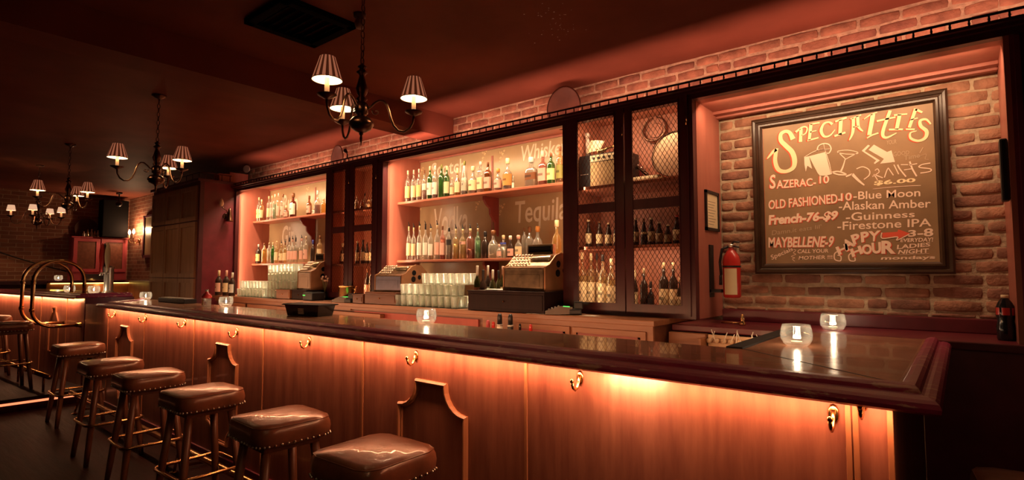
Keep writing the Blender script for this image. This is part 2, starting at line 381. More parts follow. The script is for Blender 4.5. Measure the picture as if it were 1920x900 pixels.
BR = [plain('brick_a', (0.32, 0.145, 0.088), 0.8, bump=0.7, bscale=55, var=0.35, vscale=14),
      plain('brick_b', (0.37, 0.175, 0.105), 0.8, bump=0.7, bscale=55, var=0.35, vscale=14),
      plain('brick_c', (0.26, 0.11, 0.072), 0.8, bump=0.7, bscale=55, var=0.35, vscale=14)]
def bricks(mb, x0, x1, z0, z1, y, bw=0.205, rh=0.0683, mort=0.013):
    nrow = int((z1-z0)/rh)+1
    for j in range(nrow):
        za = z1 - (j+1)*rh
        zb = za + rh - mort
        if za < z0: za = z0
        if zb-za < 0.02: continue
        x = x0 - (0.5*bw if j % 2 else 0.0) - random.uniform(0, .01)
        while x < x1:
            l = bw*random.uniform(0.9, 1.08)
            if random.random() < 0.07: l *= 0.52
            xa, xb = max(x, x0), min(x+l-mort, x1)
            x += l
            if xb-xa < 0.03: continue
            jz = random.uniform(-.004, .004); hz = random.uniform(-.004, .003); d = random.uniform(0.003, 0.009)
            A, B = za+jz, zb+jz+hz; mx, mz = (xa+xb)/2, (A+B)/2; r = 0.006
            ring = [(xa, A), (mx, A), (xb, A), (xb, mz), (xb, B), (mx, B), (xa, B), (xa, mz)]
            cut = [(r, r), (0, 0), (-r, r), (0, 0), (-r, -r), (0, 0), (r, -r), (0, 0)]
            o = []; inn = []
            for (px, pz), (cx, cz) in zip(ring, cut):
                qx = px+cx*0.7+random.uniform(-.002, .002); qz = pz+cz*0.7+random.uniform(-.002, .002)
                o.append((qx, y, qz))
                ix = qx + (0.005 if px < mx-1e-6 else -0.005 if px > mx+1e-6 else 0)
                iz = qz + (0.005 if pz < mz-1e-6 else -0.005 if pz > mz+1e-6 else 0)
                inn.append((ix, y-d+random.uniform(-.002, .002), iz))
            mid = [((a[0]*.72+b[0]*.28), y-d*.62, (a[2]*.72+b[2]*.28)) for a, b in zip(o, inn)]
            vs = o+mid+inn+[(mx, y-d-.001, mz)]
            fs = []
            for k in range(8):
                n = (k+1) % 8
                fs += [[k, n, 8+n, 8+k], [8+k, 8+n, 16+n, 16+k], [16+k, 16+n, 24]]
            mb.add(vs, fs, random.choice([1, 1, 2, 2, 3]), True)
wb = MB().box(-8.0, XR_, YW, YW+0.1, 0, ZC)
bricks(wb, -1.234, 0.20, 1.16, ZC, YW)
bricks(wb, -8.0, -1.234, 2.45, ZC, YW)
bricks(wb, 0.20, XR_, 2.45, ZC, YW)
o = struct('wall_back', wb, [M['mortar']]+BR)

# platform under the far half of the room, with its lit step
struct('floor_platform', MB().box(XL, -7.46, YN, 1.80, 0, 0.115).box(XL, -7.42, YN, 1.80, 0.115, 0.14, 0.004), M['floor'])
rl = MB().tube([(-7.45, YN+.1, 0.085), (-7.45, 1.78, 0.085)], 0.012, 8).build('rope_light', M['rope'])
tag(rl, 'glowing rope light tucked under the nosing of the platform step', 'rope light')
# dark paneling to the right of the bar and round the niche
struct('wall_panel_right', MB().box(-0.163, XR_, 3.262, 3.30, 0, 1.05).box(0.20, XR_, 3.256, 3.30, 1.05, 2.515)
       .box(0.215, 0.235, 3.246, 3.256, 1.09, 2.45).box(0.42, 0.46, 3.24, 3.256, 0.1, 2.45), M['burgundy_dark'])
struct('trim_niche', MB().box(0.18, 0.20, 3.256, YW, 1.09, 2.458).box(-1.234, 0.18, 3.30, YW, 2.458, 2.478)
       .box(-1.234, 0.18, 3.66, 3.70, 2.425, 2.458, .006).box(-1.234, 0.18, 3.60, 3.66, 2.438, 2.458, .004), M['bay_side'])

# ================================================================== MAIN BAR
EO = [(-7.45, 2.15), (-6.95, 1.71), (-0.05, 1.71), (-0.05, 3.235)]
EI = [(-7.33, 2.30), (-6.87, 1.897), (-0.144, 1.897), (-0.144, 3.235)]
PROF = [(1.0, 1.0907), (.94, 1.097), (.80, 1.103), (.62, 1.103), (.52, 1.096), (.47, 1.086), (.40, 1.084), (.30, 1.086), (.14, 1.083), (.05, 1.077), (.0, 1.066), (.02, 1.055), (.10, 1.047), (.25, 1.045), (.45, 1.048), (1.0, 1.05)]
def edge_sweep(mb, EO, EI, prof, sub=24):
    P = []
    for i in range(len(EO)-1):
        k = sub if abs(EO[i+1][0]-EO[i][0]) > 2 else 6
        for q in range(k): P.append((i, q/k))
    P.append((len(EO)-2, 1.0))
    vs = []
    for (i, t) in P:
        o_ = [EO[i][a]*(1-t)+EO[i+1][a]*t for a in (0, 1)]; n_ = [EI[i][a]*(1-t)+EI[i+1][a]*t for a in (0, 1)]
        for (d, z) in prof: vs.append((o_[0]*(1-d)+n_[0]*d, o_[1]*(1-d)+n_[1]*d, z))
    n = len(prof); fs = []
    for i in range(len(P)-1):
        for k in range(n): fs.append([i*n+k, i*n+(k+1) % n, (i+1)*n+(k+1) % n, (i+1)*n+k])
    fs += [list(range(n)), [(len(P)-1)*n+k for k in range(n)][::-1]]
    mb.add(vs, fs, 0, False); return mb
bar = thing('bar_counter', 'long dark-red bar counter with arched panel mouldings and worn burgundy edge', 'bar counter', (-3.8, 1.8, 0))
MB().box(-7.66, -0.165, 1.80, 1.835, 0, 1.05).box(-0.20, -0.165, 1.835, 3.26, 0, 1.05).build('front_panel', M['front'], bar)
MB().box(-7.6, -0.21, 2.32, 2.355, 0, 1.05).box(-7.66, -7.62, 1.835, 2.355, 0, 1.05).build('rear_panel', M['counter_dark'], bar)
mbt = MB()
mbt.prism([(-7.33, 2.36), (-7.33, 2.30), (-6.87, 1.897), (-0.144, 1.897), (-0.70, 2.36)], lambda p: (p[0], p[1], 1.05), lambda p: (p[0], p[1], 1.0907))
mbt.build('bar_top', M['top'], bar)
MB().prism([(-0.706, 2.36), (-0.150, 1.897), (-0.144, 1.897), (-0.144, 3.235), (-0.706, 3.235)], lambda p: (p[0], p[1], 1.05), lambda p: (p[0], p[1], 1.0907)).build('return_top', M['top'], bar)
ms = MB(); d_ = Vector((0.562, -0.463, 0)).normalized(); n_ = Vector((-d_.y, d_.x, 0))
a_, b_ = Vector((-0.706, 2.36, 1.0907)), Vector((-0.150, 1.902, 1.0907))
ms.add([a_-n_*.0025, b_-n_*.0025, b_+n_*.0025, a_+n_*.0025, a_-n_*.0025+Vector((0, 0, .0007)), b_-n_*.0025+Vector((0, 0, .0007)), b_+n_*.0025+Vector((0, 0, .0007)), a_+n_*.0025+Vector((0, 0, .0007))],
       [[0, 1, 2, 3], [4, 5, 6, 7], [0, 1, 5, 4], [1, 2, 6, 5], [2, 3, 7, 6], [3, 0, 4, 7]])
for X in (-3.3, -5.4): ms.box(X-.002, X+.002, 1.90, 2.35, 1.0907, 1.0912)
ms.build('joint_strip', M['blackmat'], bar)
edge_sweep(MB(), EO, EI, PROF).build('edge_moulding', M['edge'], bar)
# thin bright border line where the top meets the moulding
MB().box(-0.150, -0.143, 1.9, 3.23, 1.0905, 1.0925).build('inlay_strip', M['mould'], bar)['label'] = 'pale thin border strip'
bs = MB()
for px, py in ((204, 590), (272, 598), (365, 605), (495, 620), (682, 640), (987, 680), (1590, 775), (1604, 775), (1669, 790)):
    X = U(px, py, y=1.8).x
    o_ = MB().box(X-.007, X+.007, 1.793, 1.80, 0.02, 1.045, .002).build('batten', M['mould'], bar)
MB().box(-7.66, -0.165, 1.785, 1.80, 0, 0.10, .004).build('kick_board', M['burgundy_dark'], bar)
def arch(cx, parent, M_=None):
    hw, tw, zt, R = 0.222, 0.095, 0.88, 0.127
    pts = []
    for q in range(7):
        a = PI + (PI/2)*q/6
        pts.append((hw+R*math.cos(a), zt+R*math.sin(a)))
    right = pts + [(hw, 0.32)]
    for q in range(7):
        a = PI/2 + (PI/2)*q/6
        right.append((hw+R*math.cos(a), 0.193+R*math.sin(a)-0.0))
    loop = right + [(-x, z) for x, z in right[::-1]]
    mb = MB(); w_ = 0.014
    N = len(loop); vs = []; fs = []
    for i in range(N):
        p0, p1, p2 = Vector(loop[i-1]), Vector(loop[i]), Vector(loop[(i+1) % N])
        t1 = (p1-p0).normalized() if (p1-p0).length > 1e-6 else Vector((1, 0)); t2 = (p2-p1).normalized() if (p2-p1).length > 1e-6 else t1
        n1 = Vector((-t1.y, t1.x)); n2 = Vector((-t2.y, t2.x)); nn = (n1+n2); nn = nn/max(.6, nn.dot(n1)) if nn.length > .1 else n1
        for off, dy in ((-w_, 0), (-w_*.9, -.010), (-w_*.45, -.008), (-w_*.2, -.019), (w_*.4, -.021), (w_, -.010), (w_, 0)):
            vs.append((cx+p1.x+nn.x*off, 1.80+dy, p1.y+nn.y*off))
    for i in range(N):
        for k in range(6): fs.append([i*7+k, i*7+k+1, ((i+1) % N)*7+k+1, ((i+1) % N)*7+k])
    mb.add(vs, fs)
    return mb.build('arched_moulding', M['mould'], parent)
for px in (810, 420, 235.5):
    X = U(px, 740 if px > 800 else 660 if px > 300 else 625, y=1.8).x
    arch(X, bar)
def hook(parent, X, z, Y=1.8, dx=0.0):
    mb = MB()
    mb.lathe([(0.001, 0), (0.014, 0.001), (0.015, 0.004), (0.011, 0.007), (0.001, 0.008)], (0, 0, 0), 12, 0, True, False, M4=Matrix.Translation((X, Y, z)) @ Matrix.Rotation(PI/2, 4, 'X') @ Matrix.Scale(1.9, 4, (0, 1, 0)))
    mb.tube([(X, Y-.006, z+.012), (X, Y-.012, z-.012), (X, Y-.022, z-.032), (X, Y-.038, z-.040), (X, Y-.052, z-.030), (X, Y-.058, z-.010)], [.006, .006, .006, .005, .005, .006], 8)
    mb.sphere((X, Y-.059, z-.004), .0085, 8)
    return mb.build('coat_hook', M['brass'], parent)
for px, py in ((1083, 715), (775, 672), (575, 643), (440, 625), (343, 607), (270, 598), (212, 590), (1561, 785)):
    p = U(px, py, y=1.78); hook(bar, p.x, p.z+.01)
hook(bar, -0.225, 1.05)
# rope light hidden under the overhang
MB().tube([(-6.9, 1.775, 1.042), (-0.25, 1.775, 1.042)], 0.004, 6).build('under_bar_rope', M['rope'], bar)

fr = thing('foot_rail', 'long brass foot rail on brackets running along the bar base', 'foot rail', (-3.8, 1.60, 0))
MB().tube([(-7.2, 1.60, 0.17), (-0.30, 1.60, 0.17)], 0.022, 14).build('rail', M['brass'], fr)
for X in (-6.9, -5.6, -4.35, -3.1, -1.85, -0.6):
    MB().tube([(X, 1.60, 0.165), (X, 1.62, 0.10), (X, 1.66, 0.03), (X, 1.785, 0.02)], .011, 8).tube([(X, 1.60, .15), (X, 1.58, .05), (X, 1.57, 0.0)], .010, 8).lathe([(.028, 0), (.028, .006), (.01, .01)], (X, 1.57, 0), 10).build('bracket', M['brass'], fr)
fr = thing('foot_rail', 'short brass foot rail in front of the raised bar at far left', 'foot rail', (-9, 1.33, 0.14))
MB().tube([(-7.45, 1.47, 0.31), (-10.6, 1.27, 0.31)], 0.024, 12).build('rail', M['brass'], fr)
for t in (0.06, .35, .65, .95):
    X, Y = -7.45-3.15*t, 1.47-0.2*t
    MB().tube([(X, Y, 0.30), (X, Y, 0.14)], .011, 8).build('bracket', M['brass'], fr)

# raised bar (built about its near corner, then turned a little)
rb = thing('raised_bar_counter', 'shorter raised bar section at far left beyond the brass loops', 'bar counter')
EO2 = [(-3.9, 0), (0, 0), (0.0, 0.56)]; EI2 = [(-3.9, .12), (-0.10, .12), (-0.10, .56)]
edge_sweep(MB(), EO2, EI2, [(d, z-1.0907+1.015) for d, z in PROF]).build('edge_moulding', M['edge'], rb)
MB().prism([(-3.9, .12), (-.10, .12), (-.10, .60), (-3.9, .60)], lambda p: (p[0], p[1], .975), lambda p: (p[0], p[1], 1.015)).build('bar_top', M['top'], rb)
MB().box(-3.9, -0.03, .09, .12, 0, .975).build('front_panel', M['front'], rb)
MB().box(-0.03, 0.0, .09, .58, -.14, .975).build('end_panel', M['burgundy_dark'], rb)
MB().box(-3.9, -.03, .55, .58, 0, .975).build('rear_panel', M['counter_dark'], rb)
for X in (-0.55, -1.45): MB().box(X-.006, X+.006, .084, .09, 0, .97).build('batten', M['mould'], rb)
am = MB()
lp = [(-.16, .30), (-.16, .66), (-.06, .78), (-.06, .84), (.06, .84), (.06, .78), (.16, .66), (.16, .30)]
am.tube([(-0.95+x, .085, z) for x, z in lp], .014, 4, closed=True, smooth=False, phase=PI/4).build('arched_moulding', M['mould'], rb)
MB().box(-0.10, -0.02, .02, .10, .955, .972).build('corner_light', M['yrope'], rb)['label'] = 'glowing corner of the rope light'
rb.location = (-7.69, 1.71, 0.14); rb.rotation_euler = (0, 0, math.radians(4.4))

# brass server loops
def loop_rail(x, lab):
    t = thing('brass_loop_rail', lab, 'rail', (x, 1.62, 1.1), 'brass loop rails at the service gap')
    y0, y1, zt, R = 1.36, 1.81, 1.31, 0.225
    yc = (y0+y1)/2
    pts = [(x, y1, 1.165), (x, y1, zt)]
    for q in range(1, 14):
        a = PI*q/14; pts.append((x, yc+R*math.cos(a), zt+R*math.sin(a)))
    pts += [(x, y0, zt), (x, y0, 1.0)]
    for q in range(1, 9):
        a = (PI/2)*q/8; pts.append((x, y0+.19-.19*math.cos(a), 1.0-.19*math.sin(a)))
    pts += [(x, 1.775, 0.81)]
    MB().tube(pts, 0.0185, 14).build('tube', M['brass'], t)
    MB().lathe([(.033, 1.157), (.033, 1.166), (.022, 1.172)], (x, y1, 0), 14).build('flange', M['brass'], t)
    Mx = Matrix.Translation((x, 1.80, 0.81)) @ Matrix.Rotation(PI/2, 4, 'X')
    MB().lathe([(.034, 0), (.034, .008), (.023, .03), (.023, .05)], (0, 0, 0), 14, M4=Mx).build('flange', M['brass'], t)
    for z in (1.30, 1.0):
        MB().lathe([(.022, z-.02), (.024, z-.015), (.024, z+.015), (.022, z+.02)], (x, y0, 0), 12).build('collar', M['brass'], t)
loop_rail(-7.80, 'brass loop rail nearest the long bar, in front of its twin')
loop_rail(-8.33, 'brass loop rail further back, half hidden behind its twin')

# ================================================================== BACK BAR
bc = thing('back_counter', 'orange-brown back counter with drawers and doors below the bottle shelves', 'counter', (-4.3, 3.3, 0))
MB().box(-7.30, -1.39, 3.0, YW-.014, 1.09, 1.123, .004).build('worktop', M['counter'], bc)
MB().box(-7.28, -1.41, 3.05, YW-.014, 0, 1.09).build('body', M['counter_dark'], bc)
MB().box(-2.75, -1.41, 3.03, 3.05, 0.0, 1.088).box(-4.4, -2.75, 3.03, 3.05, 1.068, 1.088).box(-7.28, -4.4, 3.03, 3.05, 1.055, 1.088).build('front_rail', M['counter'], bc)
def cdoor(x0, x1, z0, z1, name):
    d = MB().box(x0, x1, 3.015, 3.03, z0, z1, .003).build(name, M['counter'], bc)
    w_ = .035
    MB().box(x0+w_, x1-w_, 3.008, 3.015, z1-w_-.012, z1-w_).box(x0+w_, x1-w_, 3.008, 3.015, z0+w_, z0+w_+.012).box(x0+w_, x0+w_+.012, 3.008, 3.015, z0+w_, z1-w_).box(x1-w_-.012, x1-w_, 3.008, 3.015, z0+w_, z1-w_).build('panel_moulding', M['bracket'], d)
    MB().sphere(((x0+x1)/2 if name == 'drawer' else x1-.05, 3.005, (z0+z1)/2 if name == 'drawer' else z1-.12), .012, 8).build('knob', M['brass'], d)
cdoor(-2.42, -1.98, .45, 1.055, 'door'); cdoor(-1.96, -1.45, .45, 1.055, 'door')
for x0, x1 in ((-7.15, -6.45), (-6.4, -5.7)): cdoor(x0, x1, .80, 1.045, 'drawer')
MB().box(-4.35, -2.80, 3.035, 3.05, .95, 1.055).build('lit_recess_panel', M['redpanel'], bc)['label'] = 'pinkish red recessed panel'
MB().box(-5.65, -3.9, 2.985, 3.03, 1.01, 1.045, .003).build('speed_shelf', M['counter'], bc)
MB().box(-4.4, -2.75, 2.80, 3.05, .90, .915, .003).build('work_shelf', M['silver'], bc)
# header, cornice and gallery rail
hd = thing('cornice', 'long dark mahogany header and cornice over the whole back bar', 'cornice', (-3, 3.25, 2.458))
MB().box(-7.33, XR_, 3.25, 3.30, 2.458, 2.515).build('header_board', M['frame'], hd)
MB().box(-7.33, XR_, 3.20, 3.36, 2.505, 2.522, .004).box(-7.33, XR_, 3.225, 3.25, 2.49, 2.505).build('cornice_moulding', M['frame'], hd)
MB().box(-7.33, XR_, 3.36, YW-.03, 2.56, 2.57).box(-7.33, XR_, 3.355, 3.365, 2.522, 2.57).build('top_board', M['frame'], hd)
gr = thing('gallery_rail', 'miniature spindle gallery rail along the top of the cornice', 'rail', (-3, 3.23, 2.522))
MB().box(-7.31, 1.55, 3.222, 3.234, 2.556, 2.565).build('top_rail', M['frame'], gr)
xs = [0.62 - .069*i for i in range(115)]
b0 = None
for i, X in enumerate(xs[:100]):
    if b0 is None:
        b0 = MB().lathe([(.004, 0), (.0065, .006), (.004, .012), (.006, .018), (.004, .024), (.004, .034)], (0, 0, 0), 6).build('baluster', M['frame']); b0.parent = gr; ob = b0
    else:
        ob = b0.copy(); C.objects.link(ob); ob.parent = gr
    ob.location = (X+3, -0.002, 0.0)
mb = MB()
for X in xs[100:]: mb.box(X-.005, X+.005, 3.224, 3.232, 2.522, 2.556)
mb.build('spindles', M['frame'], gr)['kind'] = 'stuff'

def curly(mb, cx, cz, s, y, w=.004):
    """little chalk flourishes: rays and curls"""
    for a in (0.5, 1.1, 1.7):
        mb.add(*flat([(cx+math.cos(a)*s*.4, cz+math.sin(a)*s*.4), (cx+math.cos(a)*s*.8, cz+math.sin(a)*s*.8)], w, y))
    for dx, dz, r in ((.9, .75, .16), (.55, .2, .2), (.05, -.45, .22), (-.1, -1.0, .14)):
        pts = [(cx+dx*s+math.cos(q*.7)*r*s*(1-q*.05), cz+dz*s+math.sin(q*.7)*r*s*(1-q*.05)) for q in range(9)]
        mb.add(*flat(pts, w*.8, y))
def flat(pts, w, y, fn=None):
    """a painted stroke as thin raised ribbon on the plane y"""
    P = [Vector(p) for p in pts]; N = len(P); ws = w if isinstance(w, (list, tuple)) else [w]*N
    vs = []
    for i in range(N):
        t = (P[min(i+1, N-1)]-P[max(i-1, 0)]); t = t.normalized() if t.length > 1e-9 else Vector((1, 0)); n = Vector((-t.y, t.x))*ws[i]/2
        for q in (P[i]+n, P[i]-n): vs.append((q.x, y, q.y))
    for i in range(N):
        t = (P[min(i+1, N-1)]-P[max(i-1, 0)]); t = t.normalized() if t.length > 1e-9 else Vector((1, 0)); n = Vector((-t.y, t.x))*ws[i]/2
        for q in (P[i]+n, P[i]-n): vs.append((q.x, y+.0008, q.y))
    fs = []; b = 2*N
    for i in range(N-1):
        fs += [[2*i, 2*i+1, 2*i+3, 2*i+2], [b+2*i, b+2*i+2, b+2*i+3, b+2*i+1], [2*i, 2*i+2, b+2*i+2, b+2*i], [2*i+1, b+2*i+1, b+2*i+3, 2*i+3]]
    fs += [[0, b, b+1, 1], [2*N-2, 2*N-1, b+2*N-1, b+2*N-2]]
    return vs, fs

_fonts = {}
def text_mesh(body, bold=0.0):
    key = (body, bold)
    if key in _fonts: return _fonts[key]
    cu = bpy.data.curves.new('t', 'FONT'); cu.body = body; cu.size = 1; cu.offset = bold; cu.resolution_u = 3
    ob = bpy.data.objects.new('t', cu); C.objects.link(ob)
    dg = bpy.context.evaluated_depsgraph_get(); me = bpy.data.meshes.new_from_object(ob.evaluated_get(dg))
    vs = [(v.co.x, v.co.y) for v in me.vertices]; fs = [list(p.vertices) for p in me.polygons]
    bpy.data.objects.remove(ob); bpy.data.meshes.remove(me)
    xs_ = [v[0] for v in vs]; ys = [v[1] for v in vs]
    x0, x1, y0, y1 = min(xs_), max(xs_), min(ys), max(ys)
    vs = [((a-x0)/(x1-x0), (b-y0)/(y1-y0)) for a, b in vs]
    _fonts[key] = (vs, fs); return _fonts[key]
def put_text(mb, body, bl, br, tr, tl, y, mi=0, bold=0.02):
    """letters stretched into the quad bl, br, tr, tl given as points (x, z) on plane y"""
    vs, fs = text_mesh(body, bold); out = []
    for u, v in vs:
        x = (bl[0]*(1-u)+br[0]*u)*(1-v) + (tl[0]*(1-u)+tr[0]*u)*v
        z = (bl[1]*(1-u)+br[1]*u)*(1-v) + (tl[1]*(1-u)+tr[1]*u)*v
        out.append((x, y, z))
    mb.add(out, fs, mi); return mb
def P2(px, py, y):
    p = U(px, py, y=y); return (p.x, p.z)
def quad_px(mb, body, pts, y, mi=0, bold=0.02):
    q = [P2(a, b, y) for a, b in pts]; return put_text(mb, body, q[0], q[1], q[2], q[3], y, mi, bold)

ZT = 2.458
ZS = 2.535
def bay(name, label, x0, x1, xs0, shelves, seam):
    t = thing(name, label, 'shelving', ((x0+x1)/2, 3.5, 1.123))
    MB().box(x0-.02, x0, 3.30, YW-.03, 1.123, ZS).build('side_panel', M['bay_side'], t)
    MB().box(x1, x1+.02, 3.30, YW-.03, 1.123, ZS).build('side_panel', M['bay_side'], t)
    MB().box(x0, x1, 3.30, YW-.03, ZS, ZS+.018).box(x0, x1, 3.69, YW-.036, ZS-.02, ZS, .005).build('top_panel', M['bay_side'], t)
    MB().box(x0, x1, YW-.034, YW-.020, 1.123, ZS).build('back_panel', M['bay_back'], t)
    MB().box(seam-.010, seam+.010, YW-.040, YW-.034, 1.123, ZT).build('seam_strip', M['bay_side'], t)
    for (z, yf, a, b) in shelves:
        MB().box(a, b, yf, YW-.036, z-.022, z, .004).build('shelf', M['shelf'], t)
    return t
bayL = bay('bottle_shelving', 'narrower left bay of open bottle shelves beside the burgundy cupboard end', -7.29, -5.20, 0, [(2.084, 3.48, -7.29, -5.20), (1.522, 3.48, -7.29, -5.20)], U(590, 380, y=3.70).x)
bayW = bay('bottle_shelving', 'wide central bay of open bottle shelves with silver lettering', -4.225, -2.18, 0, [(2.084, 3.42, -4.225, -2.18), (1.522, 3.42, -4.225, -2.18)], U(922, 330, y=3.70).x)
MB().box(-7.33, -7.29, 3.256, 3.30, 1.123, ZT).build('post', M['frame'], bayL)
def bracket(X, t, zt=2.062, h=.34):
    poly = [(3.69, zt), (3.50, zt), (3.50, zt-.03), (3.53, zt-.07), (3.58, zt-.10), (3.585, zt-.15), (3.61, zt-.18), (3.65, zt-.22), (3.655, zt-.27), (3.69, zt-h)]
    MB().prism(poly, lambda p: (X-.012, p[0], p[1]), lambda p: (X+.012, p[0], p[1])).build('shelf_bracket', M['bracket'], t)
bracket(U(921, 380, y=3.6).x, bayW); bracket(U(577, 420, y=3.6).x, bayL)
bracket(U(921, 500, y=3.6).x, bayW, 1.50, .3)
YB_ = YW-.0352
def letter(body, pts, t, bold=.012):
    mb = MB(); quad_px(mb, body, pts, YB_, 0, bold); return mb.build('painted_lettering', M['silverpaint'], t, fix=False)
letter('Whiskey', [(974, 312), (1062, 297), (1066, 258), (977, 274)], bayW)
letter('Scotch', [(808, 332), (872, 322), (872, 296), (810, 306)], bayW)
letter('Vodka', [(812, 442), (878, 437), (878, 384), (814, 392)], bayW)
letter('Tequila', [(964, 432), (1062, 424), (1064, 368), (966, 378)], bayW)
letter('Gin', [(528, 462), (553, 460), (553, 420), (530, 424)], bayL, .02)
letter('Rum', [(530, 398), (558, 394), (558, 362), (532, 366)], bayL, .02)
def flourish(t, data):
    for px, py, sz in data:
        mb = MB(); x_, z_ = P2(px, py, YB_); curly(mb, x_, z_, sz, YB_)
        mb.build('painted_flourish', M['chalk'], t, fix=False)
flourish(bayW, ((905, 292, .05), (938, 292, .05), (785, 395, .055), (893, 385, .04), (938, 392, .05), (790, 490, .04), (788, 322, .045), (930, 500, .04)))
flourish(bayL, ((502, 430, .05), (586, 428, .05), (575, 358, .05)))

# glazed-in wire mesh cabinets
def mesh_panel(x0, x1, z0, z1, y, parent, cw=.030, chh=.047, th=.0016):
    mb = MB()
    for sgn in (1, -1):
        sl = sgn*chh/cw; H = z1-z0; W = x1-x0
        span = W + H/abs(sl)
        k = 0
        while k*cw < span + cw:
            c = x0 - (H/abs(sl) if sgn > 0 else 0) + k*cw
            pts = []
            # line x = c + s, z = z0 + sl*s (sgn>0) or z = z1... clip to the rectangle
            zb = z0 if sgn > 0 else z0
            if sgn > 0: f = lambda s: (c+s, z0+sl*s)
            else: f = lambda s: (c-s, z0-sl*s)
            smax = H/abs(sl)
            s0, s1 = 0.0, smax
            if sgn > 0:
                s0 = max(s0, x0-c); s1 = min(s1, x1-c)
            else:
                s0 = max(s0, c-x1); s1 = min(s1, c-x0)
            if s1 > s0+1e-4:
                a, b = f(s0), f(s1); mb.tube([(a[0], y, a[1]), (b[0], y, b[1])], th, 4, smooth=False)
            k += 1
    return mb.build('wire_mesh', M['wire'], parent)
def mdoor(t, xo0, xo1, gx0, gx1, y=3.235, zt=2.475, zm1=1.872, zm0=1.809, zb=1.203):
    d = MB().box(xo0, gx0, y, y+.02, 1.14, 2.505).box(gx1, xo1, y, y+.02, 1.14, 2.505).box(gx0, gx1, y, y+.02, zt, 2.505).box(gx0, gx1, y, y+.02, zm0, zm1).box(gx0, gx1, y, y+.02, 1.14, zb)
    d.box(gx0, gx0+.006, y-.003, y, zb, zt).box(gx1-.006, gx1, y-.003, y, zb, zt)
    d = d.build('door', M['frame'], t)
    mesh_panel(gx0-.004, gx1+.004, zm1-.004, zt+.004, y+.014, d); mesh_panel(gx0-.004, gx1+.004, zb-.004, zm0+.004, y+.014, d)
    MB().tube([(xo1-.006, y-.004, 2.30), (xo1-.006, y-.004, 2.36)], .005, 6).build('hinge', M['brass'], d)
def cabinet(label, x0, x1, shelves):
    t = thing('wire_door_cabinet', label, 'cabinet', ((x0+x1)/2, 3.5, 1.123))
    MB().box(x0, x0+.02, 3.256, YW-.03, 1.123, ZS).build('side_panel', M['cab_in'], t)
    MB().box(x1-.02, x1, 3.256, YW-.03, 1.123, ZS).build('side_panel', M['cab_in'], t)
    MB().box(x0, x1, 3.30, YW-.03, ZS, ZS+.02).build('top_panel', M['cab_in'], t)
    MB().box(x0, x1, YW-.034, YW-.020, 1.123, ZS).build('back_panel', M['cab_in'], t)
    for z in shelves: MB().box(x0+.02, x1-.02, 3.30, YW-.036, z-.02, z).build('shelf', M['shelf'], t)
    return t
cbS = cabinet('slim wire-mesh door cabinet between the two open bottle bays', -5.18, -4.245, (2.051, 1.494))
MB().box(-5.19, -5.13, 3.245, 3.30, 1.123, 2.458).box(-4.31, -4.23, 3.245, 3.30, 1.123, 2.458).box(-5.13, -4.31, 3.258, 3.29, 1.123, 1.14).build('post', M['frame'], cbS)
mdoor(cbS, -5.13, -4.755, -5.06, -4.82); mdoor(cbS, -4.748, -4.31, -4.686, -4.371)
cbL = cabinet('large wire-mesh double-door cabinet beside the brick niche', -2.16, -1.24, (2.003, 1.583))
MB().box(-2.18, -2.12, 3.245, 3.30, 1.123, 2.458).box(-1.27, -1.234, 3.245, 3.30, 1.123, 2.458).box(-2.12, -1.27, 3.258, 3.29, 1.123, 1.14).build('post', M['frame'], cbL)
MB().box(-1.24, -1.232, 3.30, YW-.03, 1.123, ZS).build('end_panel', M['bay_side'], cbL)
mdoor(cbL, -2.12, -1.695, -2.056, -1.757); mdoor(cbL, -1.685, -1.262, -1.637, -1.316)

# ledge across the niche
lg = thing('niche_ledge', 'burgundy ledge with upstand below the brick niche', 'ledge', (-.5, 3.5, 1.05))
MB().box(-1.385, 0.62, 3.24, YW-.002, 1.052, 1.09, .006).build('ledge_board', M['burgundy'], lg)
MB().box(-1.232, 0.178, 3.70, YW, 1.09, 1.165, .006).build('upstand', M['burgundy'], lg)
# rubber mat strip and side board by the service well
MB().box(-0.775, -0.708, 2.36, 3.235, 1.078, 1.096, .003).build('bar_mat', M['blackmat']); tag(bpy.data.objects['bar_mat'], 'long black rubber bar mat along the inner edge of the bar return', 'bar mat')

# tall cupboard at the end of the back bar
tc_ = thing('tall_cupboard', 'tall brown panelled cupboard with burgundy end beside the back bar', 'cupboard', (-8.2, 3.3, 0))
MB().box(-8.95, -7.335, 2.84, YW-.03, 0, 2.55).build('body', M['burgundy'], tc_)
MB().box(-8.97, -7.325, 2.80, YW-.03, 2.55, 2.585, .006).build('top_moulding', M['frame'], tc_)
MB().box(-7.335, -7.326, 2.83, 2.88, 0, 2.55).build('corner_strip', M['frame'], tc_)
dw = (8.93-7.40)/3
for i in range(3):
    x0 = -8.93+i*dw
    for (z0, z1) in ((0.95, 1.33), (1.34, 2.04), (2.06, 2.50)):
        f_ = MB(); w_ = .055
        f_.box(x0+.005, x0+w_, 2.815, 2.84, z0, z1).box(x0+dw-w_, x0+dw-.005, 2.815, 2.84, z0, z1).box(x0+w_, x0+dw-w_, 2.815, 2.84, z1-w_, z1).box(x0+w_, x0+dw-w_, 2.815, 2.84, z0, z0+w_).box(x0+w_, x0+dw-w_, 2.832, 2.84, z0+w_, z1-w_)
        f_.build('door', M['tallwood'], tc_)
# bridge railing between cupboard and wall above

